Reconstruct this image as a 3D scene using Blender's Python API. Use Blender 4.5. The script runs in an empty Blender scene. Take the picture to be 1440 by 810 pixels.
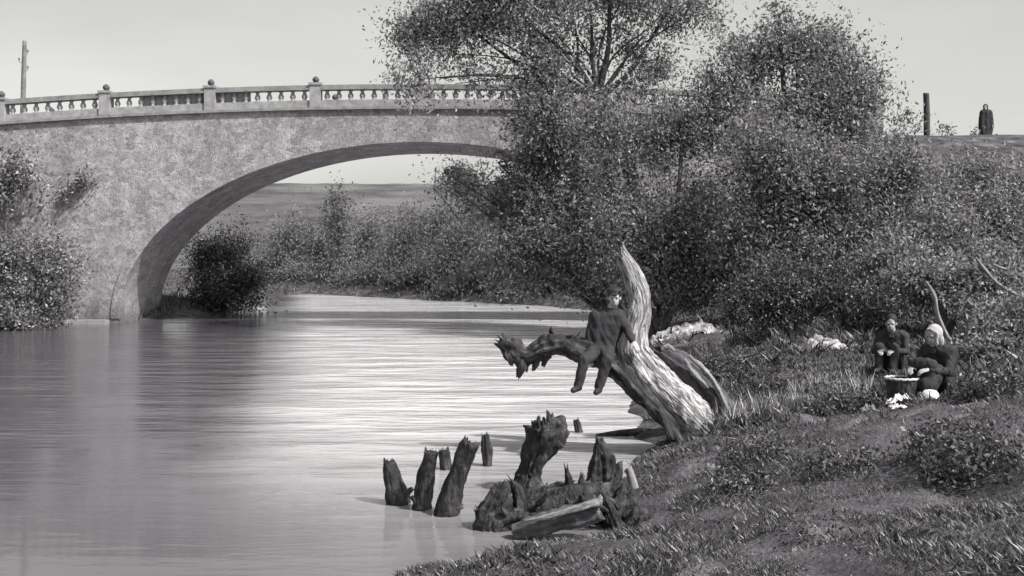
import bpy, bmesh, math, random
import numpy as np
from mathutils import Vector, Matrix
from mathutils import noise as mnoise

R = math.radians
sc = bpy.context.scene
col = sc.collection
rng = np.random.default_rng(7)
random.seed(7)
F = 1544.0          # focal length in pixels of the 1440 wide photograph
CZ = 2.5            # camera height above the water
HY = 363.0          # row of the horizon

def at(px, py, d):
    return Vector(((px - 720) / F * d, d, CZ + (HY - py) / F * d))

# ------------------------------------------------------------------ objects
def tag(o, label=None, cat=None, group=None, kind=None):
    if label: o['label'] = label
    if cat: o['category'] = cat
    if group: o['group'] = group
    if kind: o['kind'] = kind
    return o

def empty(name, loc, label, cat, group=None):
    o = bpy.data.objects.new(name, None)
    o.empty_display_size = 0.2
    o.location = loc
    col.objects.link(o)
    return tag(o, label, cat, group)

def root_loc(p):
    v = Vector((0, 0, 0))
    while p is not None:
        v += Vector(p.location)
        p = p.parent
    return v

def mesh_obj(name, V, Fc, material=None, parent=None, smooth=False, uv=None, loc=None):
    """one mesh object; V in world coordinates"""
    V = np.asarray(V, dtype=float).reshape(-1, 3)
    if parent is not None:
        off = root_loc(parent)
        base = Vector((0, 0, 0))
    else:
        off = Vector(loc) if loc is not None else Vector((0, 0, 0))
        base = off
    V = V - np.array(off)
    me = bpy.data.meshes.new(name)
    if isinstance(Fc, np.ndarray) and Fc.ndim == 2:
        n, k = Fc.shape
        me.vertices.add(len(V)); me.vertices.foreach_set('co', V.ravel())
        me.loops.add(n * k); me.loops.foreach_set('vertex_index', Fc.ravel().astype(np.int32))
        me.polygons.add(n)
        me.polygons.foreach_set('loop_start', np.arange(0, n * k, k, dtype=np.int32))
        me.update(calc_edges=True)
    else:
        me.from_pydata([tuple(v) for v in V], [], [tuple(f) for f in Fc])
    if uv is not None:
        ul = me.uv_layers.new(name='UVMap')
        li = np.empty(len(me.loops), dtype=np.int32)
        me.loops.foreach_get('vertex_index', li)
        ul.data.foreach_set('uv', np.asarray(uv, dtype=float)[li].ravel())
    if smooth:
        me.polygons.foreach_set('use_smooth', np.ones(len(me.polygons), dtype=bool))
    me.validate()
    o = bpy.data.objects.new(name, me)
    if material: me.materials.append(material)
    o.location = base
    if parent is not None: o.parent = parent
    col.objects.link(o)
    return o

class MB:
    """collects shapes for one mesh"""
    def __init__(s): s.V = []; s.F = []; s.UV = []; s.n = 0
    def add(s, V, Fc, uv=None):
        V = [tuple(v) for v in V]
        s.V += V
        s.F += [tuple(i + s.n for i in f) for f in Fc]
        s.UV += [tuple(u) for u in uv] if uv is not None else [(v[0], v[2]) for v in V]
        s.n += len(V)
    def box(s, c, d, rot=None):
        M = rot or Matrix.Identity(3)
        P = [Vector(c) + M @ Vector((sx * d[0] / 2, sy * d[1] / 2, sz * d[2] / 2))
             for sx in (-1, 1) for sy in (-1, 1) for sz in (-1, 1)]
        s.add(P, [(0, 1, 3, 2), (4, 6, 7, 5), (0, 4, 5, 1), (2, 3, 7, 6), (0, 2, 6, 4), (1, 5, 7, 3)])
    def build(s, name, m, parent=None, smooth=False, loc=None):
        return mesh_obj(name, s.V, s.F, m, parent, smooth, s.UV, loc)

def catmull(pts, rad, n):
    P = [Vector(p) for p in pts]
    if len(P) == 2:
        return [P[0].lerp(P[1], i / n) for i in range(n + 1)], [rad[0] + (rad[1] - rad[0]) * i / n for i in range(n + 1)]
    out = []; ro = []
    segs = len(P) - 1
    for i in range(n + 1):
        t = i / n * segs
        k = min(int(t), segs - 1); u = t - k
        p0 = P[max(k - 1, 0)]; p1 = P[k]; p2 = P[k + 1]; p3 = P[min(k + 2, segs)]
        out.append(0.5 * ((2 * p1) + (p2 - p0) * u + (2 * p0 - 5 * p1 + 4 * p2 - p3) * u * u + (3 * p1 - p0 - 3 * p2 + p3) * u ** 3))
        ro.append(rad[k] * (1 - u) + rad[k + 1] * u)
    return out, ro

def sweep(mb, pts, rad, n=12, k=10, rough=0.0, freq=3.0, ragged=0.0, flat=1.0, seed=0.0, hollow=0.0, fib=0.0):
    """a tapered tube along a curve with lumpy surface and an optionally ragged end"""
    C, RR = catmull(pts, rad, n)
    rows = []
    N = Vector((0.31, -0.8, 0.52))
    V = []; UV = []; L = 0
    for i, (c, r) in enumerate(zip(C, RR)):
        t = (C[min(i + 1, n)] - C[max(i - 1, 0)]).normalized()
        a = (N - t * N.dot(t)).normalized(); b = t.cross(a); N = a
        if i: L += (c - C[i - 1]).length
        for j in range(k):
            th = 2 * math.pi * j / k
            dirv = a * math.cos(th) + b * math.sin(th) * flat
            p = c + dirv * r
            if rough:
                q = (c + dirv * max(r, 0.03) * 1.3) * freq + Vector((seed, seed * 1.7, 0))
                w = mnoise.noise(q) + 0.55 * mnoise.noise(q * 2.7) + 0.7 * (mnoise.noise(Vector((math.cos(th) * 2.2 + seed, math.sin(th) * 2.2, L * 0.9))))
                if fib:     # weathered grain: grooves that run along the wood
                    gr = mnoise.noise(Vector((math.cos(th) * 5.5 + seed, math.sin(th) * 5.5, L * 1.3)))
                    w += fib * (-abs(gr) * 2.6 + 0.6) + fib * 0.35 * mnoise.noise(q * 5.1)
                p = c + dirv * r * (1 + rough * w)
            if ragged and i >= n - 1:
                f = 1.0 if i == n else 0.35
                p = p + t * ragged * f * (mnoise.noise(Vector((math.cos(th) * 3 + seed, math.sin(th) * 3, seed))) * 1.3 + random.uniform(-0.5, 0.6))
            V.append(p); UV.append((j / k * 2 * math.pi * max(RR[0], 0.02), L))
    Fc = []
    for i in range(n):
        for j in range(k):
            j2 = (j + 1) % k
            Fc.append((i * k + j, i * k + j2, (i + 1) * k + j2, (i + 1) * k + j))
    # caps
    V.append(C[0]); UV.append((0, 0)); c0 = len(V) - 1
    tend = (C[n] - C[n - 1]).normalized()
    V.append(C[n] - tend * hollow); UV.append((0, L)); c1 = len(V) - 1
    for j in range(k):
        j2 = (j + 1) % k
        Fc.append((c0, j2, j)); Fc.append((c1, n * k + j, n * k + j2))
    mb.add(V, Fc, UV)
    return C

def lathe(mb, prof, c, k=10):
    V = []; Fc = []
    for (r, z) in prof:
        for j in range(k):
            th = 2 * math.pi * j / k
            V.append((c[0] + r * math.cos(th), c[1] + r * math.sin(th), c[2] + z))
    m = len(prof)
    for i in range(m - 1):
        for j in range(k):
            j2 = (j + 1) % k
            Fc.append((i * k + j, i * k + j2, (i + 1) * k + j2, (i + 1) * k + j))
    Fc.append(tuple(range(k - 1, -1, -1))); Fc.append(tuple((m - 1) * k + j for j in range(k)))
    mb.add(V, Fc)

# ------------------------------------------------------------------ materials
def g(v, tint=0):
    """a photographic grey; the darks of the print lean to violet"""
    if v < 0.12: return (v * 1.0, v * 0.95, v * 1.08, 1)
    return (v * 1.0, v * 0.982, v * 1.014, 1)

def new_mat(name):
    m = bpy.data.materials.new(name); m.use_nodes = True
    nt = m.node_tree; nt.nodes.clear()
    out = nt.nodes.new('ShaderNodeOutputMaterial')
    return m, nt, out

def ramp(nt, stops):
    r = nt.nodes.new('ShaderNodeValToRGB')
    e = r.color_ramp.elements
    e[0].position, e[0].color = stops[0][0], g(stops[0][1])
    e[1].position, e[1].color = stops[-1][0], g(stops[-1][1])
    for p, v in stops[1:-1]:
        x = e.new(p); x.color = g(v)
    return r

def noise_mat(name, stops, scale=4.0, detail=6, rough=0.9, bump=0.3, bscale=20, uv=False, stretch=(1, 1, 1), bdist=0.02, spec=0.3):
    m, nt, out = new_mat(name)
    L = nt.links
    tc = nt.nodes.new('ShaderNodeTexCoord'); mp = nt.nodes.new('ShaderNodeMapping')
    mp.inputs['Scale'].default_value = stretch
    L.new(tc.outputs['UV' if uv else 'Object'], mp.inputs['Vector'])
    n = nt.nodes.new('ShaderNodeTexNoise'); n.inputs['Scale'].default_value = scale; n.inputs['Detail'].default_value = detail
    n.inputs['Roughness'].default_value = 0.65
    L.new(mp.outputs[0], n.inputs['Vector'])
    r = ramp(nt, stops); L.new(n.outputs['Fac'], r.inputs[0])
    b = nt.nodes.new('ShaderNodeBsdfPrincipled')
    b.inputs['Roughness'].default_value = rough
    b.inputs['Specular IOR Level'].default_value = spec
    L.new(r.outputs[0], b.inputs['Base Color'])
    if bump:
        n2 = nt.nodes.new('ShaderNodeTexNoise'); n2.inputs['Scale'].default_value = bscale; n2.inputs['Detail'].default_value = 8
        L.new(mp.outputs[0], n2.inputs['Vector'])
        bp = nt.nodes.new('ShaderNodeBump'); bp.inputs['Strength'].default_value = bump; bp.inputs['Distance'].default_value = bdist
        L.new(n2.outputs['Fac'], bp.inputs['Height']); L.new(bp.outputs[0], b.inputs['Normal'])
    L.new(b.outputs[0], out.inputs[0])
    return m

def leaf_mat(name, stops, trans=0.25):
    m, nt, out = new_mat(name); L = nt.links
    ge = nt.nodes.new('ShaderNodeNewGeometry')
    r = ramp(nt, stops); L.new(ge.outputs['Random Per Island'], r.inputs[0])
    d = nt.nodes.new('ShaderNodeBsdfPrincipled'); d.inputs['Roughness'].default_value = 0.65; d.inputs['Specular IOR Level'].default_value = 0.2
    t = nt.nodes.new('ShaderNodeBsdfTranslucent')
    mx = nt.nodes.new('ShaderNodeMixShader'); mx.inputs[0].default_value = trans
    L.new(r.outputs[0], d.inputs['Base Color']); L.new(r.outputs[0], t.inputs['Color'])
    L.new(d.outputs[0], mx.inputs[1]); L.new(t.outputs[0], mx.inputs[2]); L.new(mx.outputs[0], out.inputs[0])
    return m

def stone_mat():
    m, nt, out = new_mat('rubble_stone'); L = nt.links
    tc = nt.nodes.new('ShaderNodeTexCoord')
    mp = nt.nodes.new('ShaderNodeMapping'); mp.inputs['Scale'].default_value = (2.9, 2.9, 4.3)
    L.new(tc.outputs['Object'], mp.inputs['Vector'])
    wob = nt.nodes.new('ShaderNodeTexNoise'); wob.inputs['Scale'].default_value = 1.7; wob.inputs['Detail'].default_value = 3
    L.new(mp.outputs[0], wob.inputs['Vector'])
    add = nt.nodes.new('ShaderNodeMixRGB'); add.blend_type = 'ADD'; add.inputs[0].default_value = 0.5
    L.new(mp.outputs[0], add.inputs[1]); L.new(wob.outputs['Color'], add.inputs[2])
    v = nt.nodes.new('ShaderNodeTexVoronoi'); v.inputs['Scale'].default_value = 1.0; L.new(add.outputs[0], v.inputs['Vector'])
    ve = nt.nodes.new('ShaderNodeTexVoronoi'); ve.feature = 'DISTANCE_TO_EDGE'; L.new(add.outputs[0], ve.inputs['Vector'])
    bw = nt.nodes.new('ShaderNodeRGBToBW'); L.new(v.outputs['Color'], bw.inputs[0])
    r1 = ramp(nt, [(0.1, 0.33), (0.5, 0.44), (0.9, 0.55)]); L.new(bw.outputs[0], r1.inputs[0])
    edge = nt.nodes.new('ShaderNodeMapRange'); edge.inputs[1].default_value = 0.0; edge.inputs[2].default_value = 0.13
    edge.inputs[3].default_value = 0.75; edge.inputs[4].default_value = 0.0
    L.new(ve.outputs['Distance'], edge.inputs[0])
    mx = nt.nodes.new('ShaderNodeMixRGB'); mx.inputs[2].default_value = g(0.12)
    L.new(edge.outputs[0], mx.inputs[0]); L.new(r1.outputs[0], mx.inputs[1])
    # weather streaks
    mp2 = nt.nodes.new('ShaderNodeMapping'); mp2.inputs['Scale'].default_value = (0.9, 0.9, 0.22)
    mp2.inputs['Rotation'].default_value = (0, R(-28), 0)
    L.new(tc.outputs['Object'], mp2.inputs['Vector'])
    st = nt.nodes.new('ShaderNodeTexNoise'); st.inputs['Scale'].default_value = 0.9; st.inputs['Detail'].default_value = 7; st.inputs['Roughness'].default_value = 0.7
    L.new(mp2.outputs[0], st.inputs['Vector'])
    r2 = ramp(nt, [(0.3, 0.55), (0.5, 0.8), (0.7, 1.0)]); L.new(st.outputs['Fac'], r2.inputs[0])
    ml = nt.nodes.new('ShaderNodeMixRGB'); ml.blend_type = 'MULTIPLY'; ml.inputs[0].default_value = 0.85
    L.new(mx.outputs[0], ml.inputs[1]); L.new(r2.outputs[0], ml.inputs[2])
    fn = nt.nodes.new('ShaderNodeTexNoise'); fn.inputs['Scale'].default_value = 9; fn.inputs['Detail'].default_value = 8
    L.new(tc.outputs['Object'], fn.inputs['Vector'])
    r3 = ramp(nt, [(0.35, 0.4), (0.65, 1.0)]); L.new(fn.outputs['Fac'], r3.inputs[0])
    ml2 = nt.nodes.new('ShaderNodeMixRGB'); ml2.blend_type = 'MULTIPLY'; ml2.inputs[0].default_value = 0.55
    L.new(ml.outputs[0], ml2.inputs[1]); L.new(r3.outputs[0], ml2.inputs[2])
    sz = nt.nodes.new('ShaderNodeSeparateXYZ'); L.new(tc.outputs['Object'], sz.inputs[0])     # tide mark left by floods
    tz = nt.nodes.new('ShaderNodeMath'); tz.operation = 'MULTIPLY_ADD'; tz.inputs[1].default_value = 1.4
    L.new(st.outputs['Fac'], tz.inputs[0]); L.new(sz.outputs['Z'], tz.inputs[2])
    tm = nt.nodes.new('ShaderNodeMapRange'); tm.inputs[1].default_value = 0.9; tm.inputs[2].default_value = 1.5; tm.inputs[3].default_value = 0.5; tm.inputs[4].default_value = 1.0
    L.new(tz.outputs[0], tm.inputs[0])
    ml3 = nt.nodes.new('ShaderNodeMixRGB'); ml3.blend_type = 'MULTIPLY'; ml3.inputs[0].default_value = 1.0
    L.new(ml2.outputs[0], ml3.inputs[1]); L.new(tm.outputs[0], ml3.inputs[2])
    b = nt.nodes.new('ShaderNodeBsdfPrincipled'); b.inputs['Roughness'].default_value = 0.95
    L.new(ml3.outputs[0], b.inputs['Base Color'])
    bp = nt.nodes.new('ShaderNodeBump'); bp.inputs['Strength'].default_value = 0.55; bp.inputs['Distance'].default_value = 0.06
    inv = nt.nodes.new('ShaderNodeMath'); inv.operation = 'SUBTRACT'
    L.new(fn.outputs['Fac'], inv.inputs[0]); L.new(edge.outputs[0], inv.inputs[1])
    L.new(inv.outputs[0], bp.inputs['Height']); L.new(bp.outputs[0], b.inputs['Normal'])
    L.new(b.outputs[0], out.inputs[0])
    return m

def water_mat():
    m, nt, out = new_mat('river_water'); L = nt.links
    tc = nt.nodes.new('ShaderNodeTexCoord')
    def nz(scale, sx, sy, detail, rot=0):
        mp = nt.nodes.new('ShaderNodeMapping'); mp.inputs['Scale'].default_value = (sx, sy, 1); mp.inputs['Rotation'].default_value = (0, 0, rot)
        L.new(tc.outputs['Object'], mp.inputs['Vector'])
        n = nt.nodes.new('ShaderNodeTexNoise'); n.inputs['Scale'].default_value = scale; n.inputs['Detail'].default_value = detail
        L.new(mp.outputs[0], n.inputs['Vector']); return n
    a = nz(1.0, 0.38, 1.25, 5, R(5)); b_ = nz(1.0, 1.6, 5.2, 6, R(-6)); c = nz(1.0, 0.10, 0.22, 3, R(20))
    add = nt.nodes.new('ShaderNodeMath'); add.operation = 'MULTIPLY_ADD'; add.inputs[1].default_value = 0.28
    L.new(b_.outputs['Fac'], add.inputs[0]); L.new(a.outputs['Fac'], add.inputs[2])
    # ruffled water in mid-stream, calmer towards the left bank
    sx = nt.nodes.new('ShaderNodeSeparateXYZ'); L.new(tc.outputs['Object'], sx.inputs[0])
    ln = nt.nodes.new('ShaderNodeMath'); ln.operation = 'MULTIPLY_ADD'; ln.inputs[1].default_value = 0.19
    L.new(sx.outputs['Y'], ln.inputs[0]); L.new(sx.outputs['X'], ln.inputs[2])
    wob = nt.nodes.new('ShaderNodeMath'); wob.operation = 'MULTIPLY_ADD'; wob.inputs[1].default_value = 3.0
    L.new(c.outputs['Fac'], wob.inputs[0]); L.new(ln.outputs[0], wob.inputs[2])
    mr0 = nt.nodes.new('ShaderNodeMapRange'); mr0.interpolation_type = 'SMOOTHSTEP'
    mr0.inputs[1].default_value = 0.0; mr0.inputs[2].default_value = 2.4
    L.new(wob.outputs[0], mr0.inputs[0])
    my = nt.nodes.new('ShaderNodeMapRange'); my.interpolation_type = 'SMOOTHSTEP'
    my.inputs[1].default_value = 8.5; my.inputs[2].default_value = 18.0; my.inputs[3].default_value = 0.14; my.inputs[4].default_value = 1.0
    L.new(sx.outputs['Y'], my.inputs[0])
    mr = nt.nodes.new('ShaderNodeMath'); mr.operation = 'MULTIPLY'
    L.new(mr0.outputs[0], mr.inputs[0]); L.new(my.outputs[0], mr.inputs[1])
    fy = nt.nodes.new('ShaderNodeMapRange'); fy.interpolation_type = 'SMOOTHSTEP'
    fy.inputs[1].default_value = 9.5; fy.inputs[2].default_value = 22.0; fy.inputs[3].default_value = 0.05; fy.inputs[4].default_value = 0.6
    L.new(sx.outputs['Y'], fy.inputs[0])
    bst = nt.nodes.new('ShaderNodeMath'); bst.operation = 'MULTIPLY_ADD'; bst.inputs[1].default_value = 0.5
    pt = nz(1.0, 0.035, 0.30, 4, R(-4))               # cat's-paws: long ruffled patches between calmer water
    pm_ = nt.nodes.new('ShaderNodeMapRange'); pm_.inputs[1].default_value = 0.42; pm_.inputs[2].default_value = 0.6; pm_.inputs[3].default_value = 0.45; pm_.inputs[4].default_value = 1.5
    L.new(pt.outputs['Fac'], pm_.inputs[0])
    fm = nt.nodes.new('ShaderNodeMath'); fm.operation = 'MULTIPLY'; L.new(fy.outputs[0], fm.inputs[0]); L.new(pm_.outputs[0], fm.inputs[1])
    L.new(mr.outputs[0], bst.inputs[0]); L.new(fm.outputs[0], bst.inputs[2])
    bp = nt.nodes.new('ShaderNodeBump'); bp.inputs['Distance'].default_value = 0.16
    L.new(bst.outputs[0], bp.inputs['Strength']); L.new(add.outputs[0], bp.inputs['Height'])
    # pale glare on the mid-stream water, painted into its base colour
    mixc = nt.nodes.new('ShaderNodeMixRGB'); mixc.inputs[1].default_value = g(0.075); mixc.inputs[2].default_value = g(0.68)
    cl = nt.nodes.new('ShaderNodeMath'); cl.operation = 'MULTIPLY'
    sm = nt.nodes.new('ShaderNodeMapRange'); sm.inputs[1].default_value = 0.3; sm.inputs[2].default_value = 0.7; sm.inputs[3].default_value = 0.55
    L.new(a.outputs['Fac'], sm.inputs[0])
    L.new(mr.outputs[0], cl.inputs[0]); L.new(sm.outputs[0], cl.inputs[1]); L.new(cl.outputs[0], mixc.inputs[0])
    p = nt.nodes.new('ShaderNodeBsdfPrincipled'); p.inputs['Roughness'].default_value = 0.07; p.inputs['IOR'].default_value = 1.9
    p.inputs['Specular IOR Level'].default_value = 0.5
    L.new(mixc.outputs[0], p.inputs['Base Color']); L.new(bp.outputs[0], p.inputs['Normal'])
    L.new(p.outputs[0], out.inputs[0])
    return m

M = {}
M['stone'] = stone_mat()
M['cut_stone'] = noise_mat('cut_stone', [(0.25, 0.15), (0.5, 0.25), (0.75, 0.36)], 3.5, 8, 0.92, 0.35, 14)
M['coping'] = noise_mat('coping', [(0.25, 0.11), (0.5, 0.2), (0.8, 0.3)], 3.5, 8, 0.92, 0.35, 14)
M['finial'] = noise_mat('finial', [(0.3, 0.05), (0.7, 0.1)], 6, 6)
M['road'] = noise_mat('road_dust', [(0.3, 0.22), (0.7, 0.32)], 2, 6)
M['ground'] = noise_mat('bank_earth', [(0.32, 0.015), (0.45, 0.045), (0.58, 0.09), (0.72, 0.18)], 1.9, 14, 0.95, 0.9, 24, bdist=0.05)
M['hill'] = noise_mat('dry_hill', [(0.38, 0.04), (0.62, 0.12)], 0.06, 12, 0.95, 0)
M['sand'] = noise_mat('pale_sand', [(0.36, 0.05), (0.5, 0.22), (0.66, 0.48)], 5, 12, 0.95, 0.4, 10)
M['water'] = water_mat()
M['pale_bark'] = noise_mat('pale_bark', [(0.36, 0.025), (0.44, 0.15), (0.53, 0.38), (0.72, 0.60)], 5.0, 14, 0.9, 1.0, 9, uv=True, stretch=(4.2, 0.9, 1), bdist=0.05)
M['grey_bark'] = noise_mat('grey_bark', [(0.3, 0.03), (0.55, 0.09), (0.75, 0.22)], 3, 10, 0.9, 0.7, 9, uv=True, stretch=(4, 1.2, 1), bdist=0.03)
M['dark_bark'] = noise_mat('dark_bark', [(0.36, 0.010), (0.5, 0.03), (0.6, 0.07), (0.74, 0.2)], 6, 12, 0.85, 0.8, 10, uv=True, stretch=(3, 1, 1), bdist=0.03)
M['wet_wood'] = noise_mat('wet_wood', [(0.3, 0.008), (0.5, 0.022), (0.62, 0.06), (0.78, 0.2)], 9, 12, 0.7, 1.0, 26, stretch=(1, 1, 0.45), bdist=0.04)
M['split_wood'] = noise_mat('split_wood', [(0.35, 0.06), (0.5, 0.2), (0.72, 0.46)], 6, 8, 0.85, 0.5, 16, uv=True, stretch=(5, 0.8, 1))
M['pole_wood'] = noise_mat('pole_wood', [(0.3, 0.10), (0.7, 0.2)], 4, 8)
M['dark_pole'] = noise_mat('dark_pole', [(0.3, 0.03), (0.7, 0.07)], 4, 8)
M['leaf_dark'] = leaf_mat('leaf_dark', [(0.0, 0.05), (0.45, 0.17), (0.78, 0.32), (1.0, 0.50)], 0.45)
M['leaf_mid'] = leaf_mat('leaf_mid', [(0.0, 0.06), (0.4, 0.17), (0.75, 0.30), (1.0, 0.44)], 0.42)
M['leaf_far'] = leaf_mat('leaf_far', [(0.0, 0.15), (0.5, 0.21), (1.0, 0.30)], 0.4)
M['leaf_far_dark'] = leaf_mat('leaf_far_dark', [(0.0, 0.08), (0.5, 0.13), (1.0, 0.20)], 0.4)
M['marsh'] = leaf_mat('marsh_blades', [(0.0, 0.025), (0.5, 0.07), (0.8, 0.13), (1.0, 0.30)], 0.2)
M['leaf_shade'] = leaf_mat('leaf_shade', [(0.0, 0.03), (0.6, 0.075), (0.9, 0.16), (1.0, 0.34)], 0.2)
M['grass'] = leaf_mat('grass_blades', [(0.0, 0.02), (0.45, 0.07), (0.75, 0.15), (1.0, 0.40)], 0.2)
M['reed'] = leaf_mat('reed_blades', [(0.0, 0.08), (0.5, 0.2), (1.0, 0.5)], 0.2)
M['black_cloth'] = noise_mat('black_cloth', [(0.3, 0.014), (0.7, 0.045)], 9, 6, 0.95, 0.3, 25)
M['trouser_cloth'] = noise_mat('trouser_cloth', [(0.3, 0.016), (0.7, 0.045)], 9, 6, 0.95, 0.3, 25)
M['scarf_cloth'] = noise_mat('scarf_cloth', [(0.3, 0.22), (0.7, 0.42)], 14, 6, 0.95, 0.4, 25)
M['pale_cloth'] = noise_mat('pale_cloth', [(0.3, 0.4), (0.7, 0.7)], 8, 6, 0.95, 0.3, 25)
M['grey_cloth'] = noise_mat('grey_cloth', [(0.3, 0.1), (0.7, 0.2)], 8, 6, 0.95, 0.3, 25)
M['skin'] = noise_mat('skin', [(0.3, 0.28), (0.7, 0.38)], 12, 4, 0.6, 0.1, 40)
M['hair'] = noise_mat('hair', [(0.3, 0.01), (0.7, 0.025)], 30, 4, 0.7, 0.3, 60)
M['leather'] = noise_mat('leather', [(0.3, 0.012), (0.7, 0.03)], 10, 4, 0.6, 0.2, 40)
M['enamel'] = noise_mat('enamel', [(0.3, 0.62), (0.7, 0.8)], 5, 4, 0.35, 0, 10)
M['wicker'] = noise_mat('wicker', [(0.3, 0.3), (0.7, 0.6)], 20, 6, 0.8, 0.6, 60)

# ------------------------------------------------------------------ terrain
RIVER = np.array([(-0.9, 8.75), (-0.12, 9.05), (0.8, 9.3), (1.25, 9.8), (1.2, 10.8), (1.2, 12.2), (1.45, 13.4), (2.0, 14.7),
                  (1.9, 15.6), (2.15, 18.6), (3.2, 28.0), (5.2, 40), (5.3, 44.4), (4.1, 52), (1.5, 57.6), (-7, 67.7), (-14.5, 77),
                  (-40, 95), (-140, 130), (-140, 95), (-40, 64), (-20, 57), (-12.9, 53.5), (-13.6, 48), (-14.9, 44),
                  (-16.5, 41.9), (-19, 40), (-25, 33), (-32, 10), (-45, -40), (-8, -40), (-4, -6), (-2.6, 2), (-1.6, 6)])

def sdf(x, y):
    d = np.full(x.shape, 1e9); ins = np.zeros(x.shape, bool)
    n = len(RIVER)
    for i in range(n):
        a = RIVER[i]; b = RIVER[(i + 1) % n]
        e = b - a; w0 = x - a[0]; w1 = y - a[1]
        t = np.clip((w0 * e[0] + w1 * e[1]) / (e @ e), 0, 1)
        d = np.minimum(d, (w0 - t * e[0]) ** 2 + (w1 - t * e[1]) ** 2)
        c = ((a[1] > y) != (b[1] > y)) & (x < (b[0] - a[0]) * (y - a[1]) / (b[1] - a[1] + 1e-12) + a[0])
        ins ^= c
    d = np.sqrt(d)
    return np.where(ins, -d, d)

def sstep(a, b, x):
    t = np.clip((x - a) / (b - a), 0, 1); return t * t * (3 - 2 * t)

def vnoise(x, y, s, seed):
    """smooth value noise on a lattice"""
    r = np.random.default_rng(seed); T = r.random((128, 128))
    u = x / s; v = y / s
    i = np.floor(u).astype(int); j = np.floor(v).astype(int); fu = u - i; fv = v - j
    fu = fu * fu * (3 - 2 * fu); fv = fv * fv * (3 - 2 * fv)
    i0 = i % 128; i1 = (i + 1) % 128; j0 = j % 128; j1 = (j + 1) % 128
    return (T[i0, j0] * (1 - fu) + T[i1, j0] * fu) * (1 - fv) + (T[i0, j1] * (1 - fu) + T[i1, j1] * fu) * fv - 0.5

def height(x, y):
    x = np.asarray(x, float); y = np.asarray(y, float)
    s = sdf(x, y)
    s = s + 0.35 * vnoise(x, y, 0.9, 1) + 0.12 * vnoise(x, y, 0.3, 2)
    bank = 0.05 + 0.16 * sstep(0, 0.9, s) + 0.16 * np.clip(s, 0, 5) + 0.06 * np.clip(s - 5, 0, 12)
    h = np.where(s > 0, bank, np.maximum(-1.5, 0.5 * s + 0.05))
    land = sstep(0.0, 1.2, s)
    h = h + land * (0.28 * vnoise(x, y, 1.6, 3) + 0.20 * vnoise(x, y, 0.55, 4) + 0.07 * vnoise(x, y, 0.22, 5))
    # a low grassy spit behind the leaning trunk
    # road embankments at both ends of the bridge
    emR = sstep(26, 41.3, y) * (1 - sstep(50.5, 62, y)) * sstep(8.2, 13.0, x)
    emL = sstep(30, 41.3, y) * (1 - sstep(50.5, 62, y)) * sstep(-22.0, -30, x)
    roadz = 7.08 + 0.06 * vnoise(x, y, 2.0, 6)
    h = h + (roadz - h) * np.maximum(emR, emL)
    # far hill
    hill = sstep(110, 300, y + 0.12 * np.abs(x))
    h = h + hill * (20.2 + 0.5 * vnoise(x, y, 60, 8))
    return h

def axis(lo, hi, f0, f1, fine, grow=1.12):
    a = list(np.arange(f0, f1, fine)); s = fine; v = f1
    while v < hi: a.append(v); s *= grow; v += s
    a.append(hi)
    s = fine; v = f0; b = []
    while v > lo: s *= grow; v -= s; b.append(max(v, lo))
    return np.array(sorted(set(b + a)))
xs = axis(-900, 900, -2.5, 9.5, 0.10, 1.06); ys = axis(-400, 1500, 5, 22, 0.10, 1.03)
X, Y = np.meshgrid(xs, ys)
Z = height(X, Y)
nx, ny = len(xs), len(ys)
ii = np.arange(nx * ny).reshape(ny, nx)
GF = np.stack([ii[:-1, :-1], ii[:-1, 1:], ii[1:, 1:], ii[1:, :-1]], -1).reshape(-1, 4)
GV = np.stack([X, Y, Z], -1).reshape(-1, 3)
gc = GV[GF].mean(1)
gobj = mesh_obj('ground', GV, GF, M['ground'], smooth=True)
gobj.data.materials.append(M['hill'])
gobj.data.polygons.foreach_set('material_index', (gc[:, 1] > 105).astype(np.int32))
tag(gobj, kind='structure')
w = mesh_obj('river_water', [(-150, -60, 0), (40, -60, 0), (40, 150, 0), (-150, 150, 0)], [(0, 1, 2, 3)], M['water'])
tag(w, kind='structure')

def gz(x, y): return float(height(np.array([x]), np.array([y]))[0])

# ------------------------------------------------------------------ bridge
YB, YF = 42.0, 46.8
XC = -3.5; SPAN = 11.5; RISE = 6.75; ZC = 6.94
ZS = ZC - RISE
XL, XR = -32.0, 14.2
def deck(x):
    d = abs(x - XC)
    return 8.20 - 0.60 * (min(d, 17) / 16.0) ** 2 - (max(d - 17, 0) * 0.05)
def arch(x):
    return ZC - RISE * (1 - math.sqrt(max(1 - ((x - XC) / SPAN) ** 2, 0)))

bridge = empty('stone_bridge', (XC, (YB + YF) / 2, 0), 'single arched stone road bridge with a balustrade crossing the river', 'bridge')
mb = MB()
xa = XC - SPAN * np.cos(np.linspace(0, math.pi, 73))
sides = list(np.linspace(XL, XC - SPAN, 14)[:-1]); sidr = list(np.linspace(XC + SPAN, XR, 6)[1:])
allx = sides + list(xa) + sidr
for yy, flip in ((YB, False), (YF, True)):
    V = []; Fc = []
    for x in allx:
        inside = XC - SPAN - 1e-6 <= x <= XC + SPAN + 1e-6
        V += [(x, yy, arch(x) if inside else -1.6), (x, yy, deck(x))]
    # at the springings the pier goes straight down
    for i in range(len(allx) - 1):
        f = (2 * i, 2 * i + 2, 2 * i + 3, 2 * i + 1)
        Fc.append(f[::-1] if flip else f)
    base = len(V)
    mb.add(V, Fc)
def quad(a, b, c, d): mb.add([a, b, c, d], [(0, 1, 2, 3)])
for i in range(len(xa) - 1):                       # soffit
    a, b = xa[i], xa[i + 1]
    quad((a, YB, arch(a)), (a, YF, arch(a)), (b, YF, arch(b)), (b, YB, arch(b)))
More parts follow.
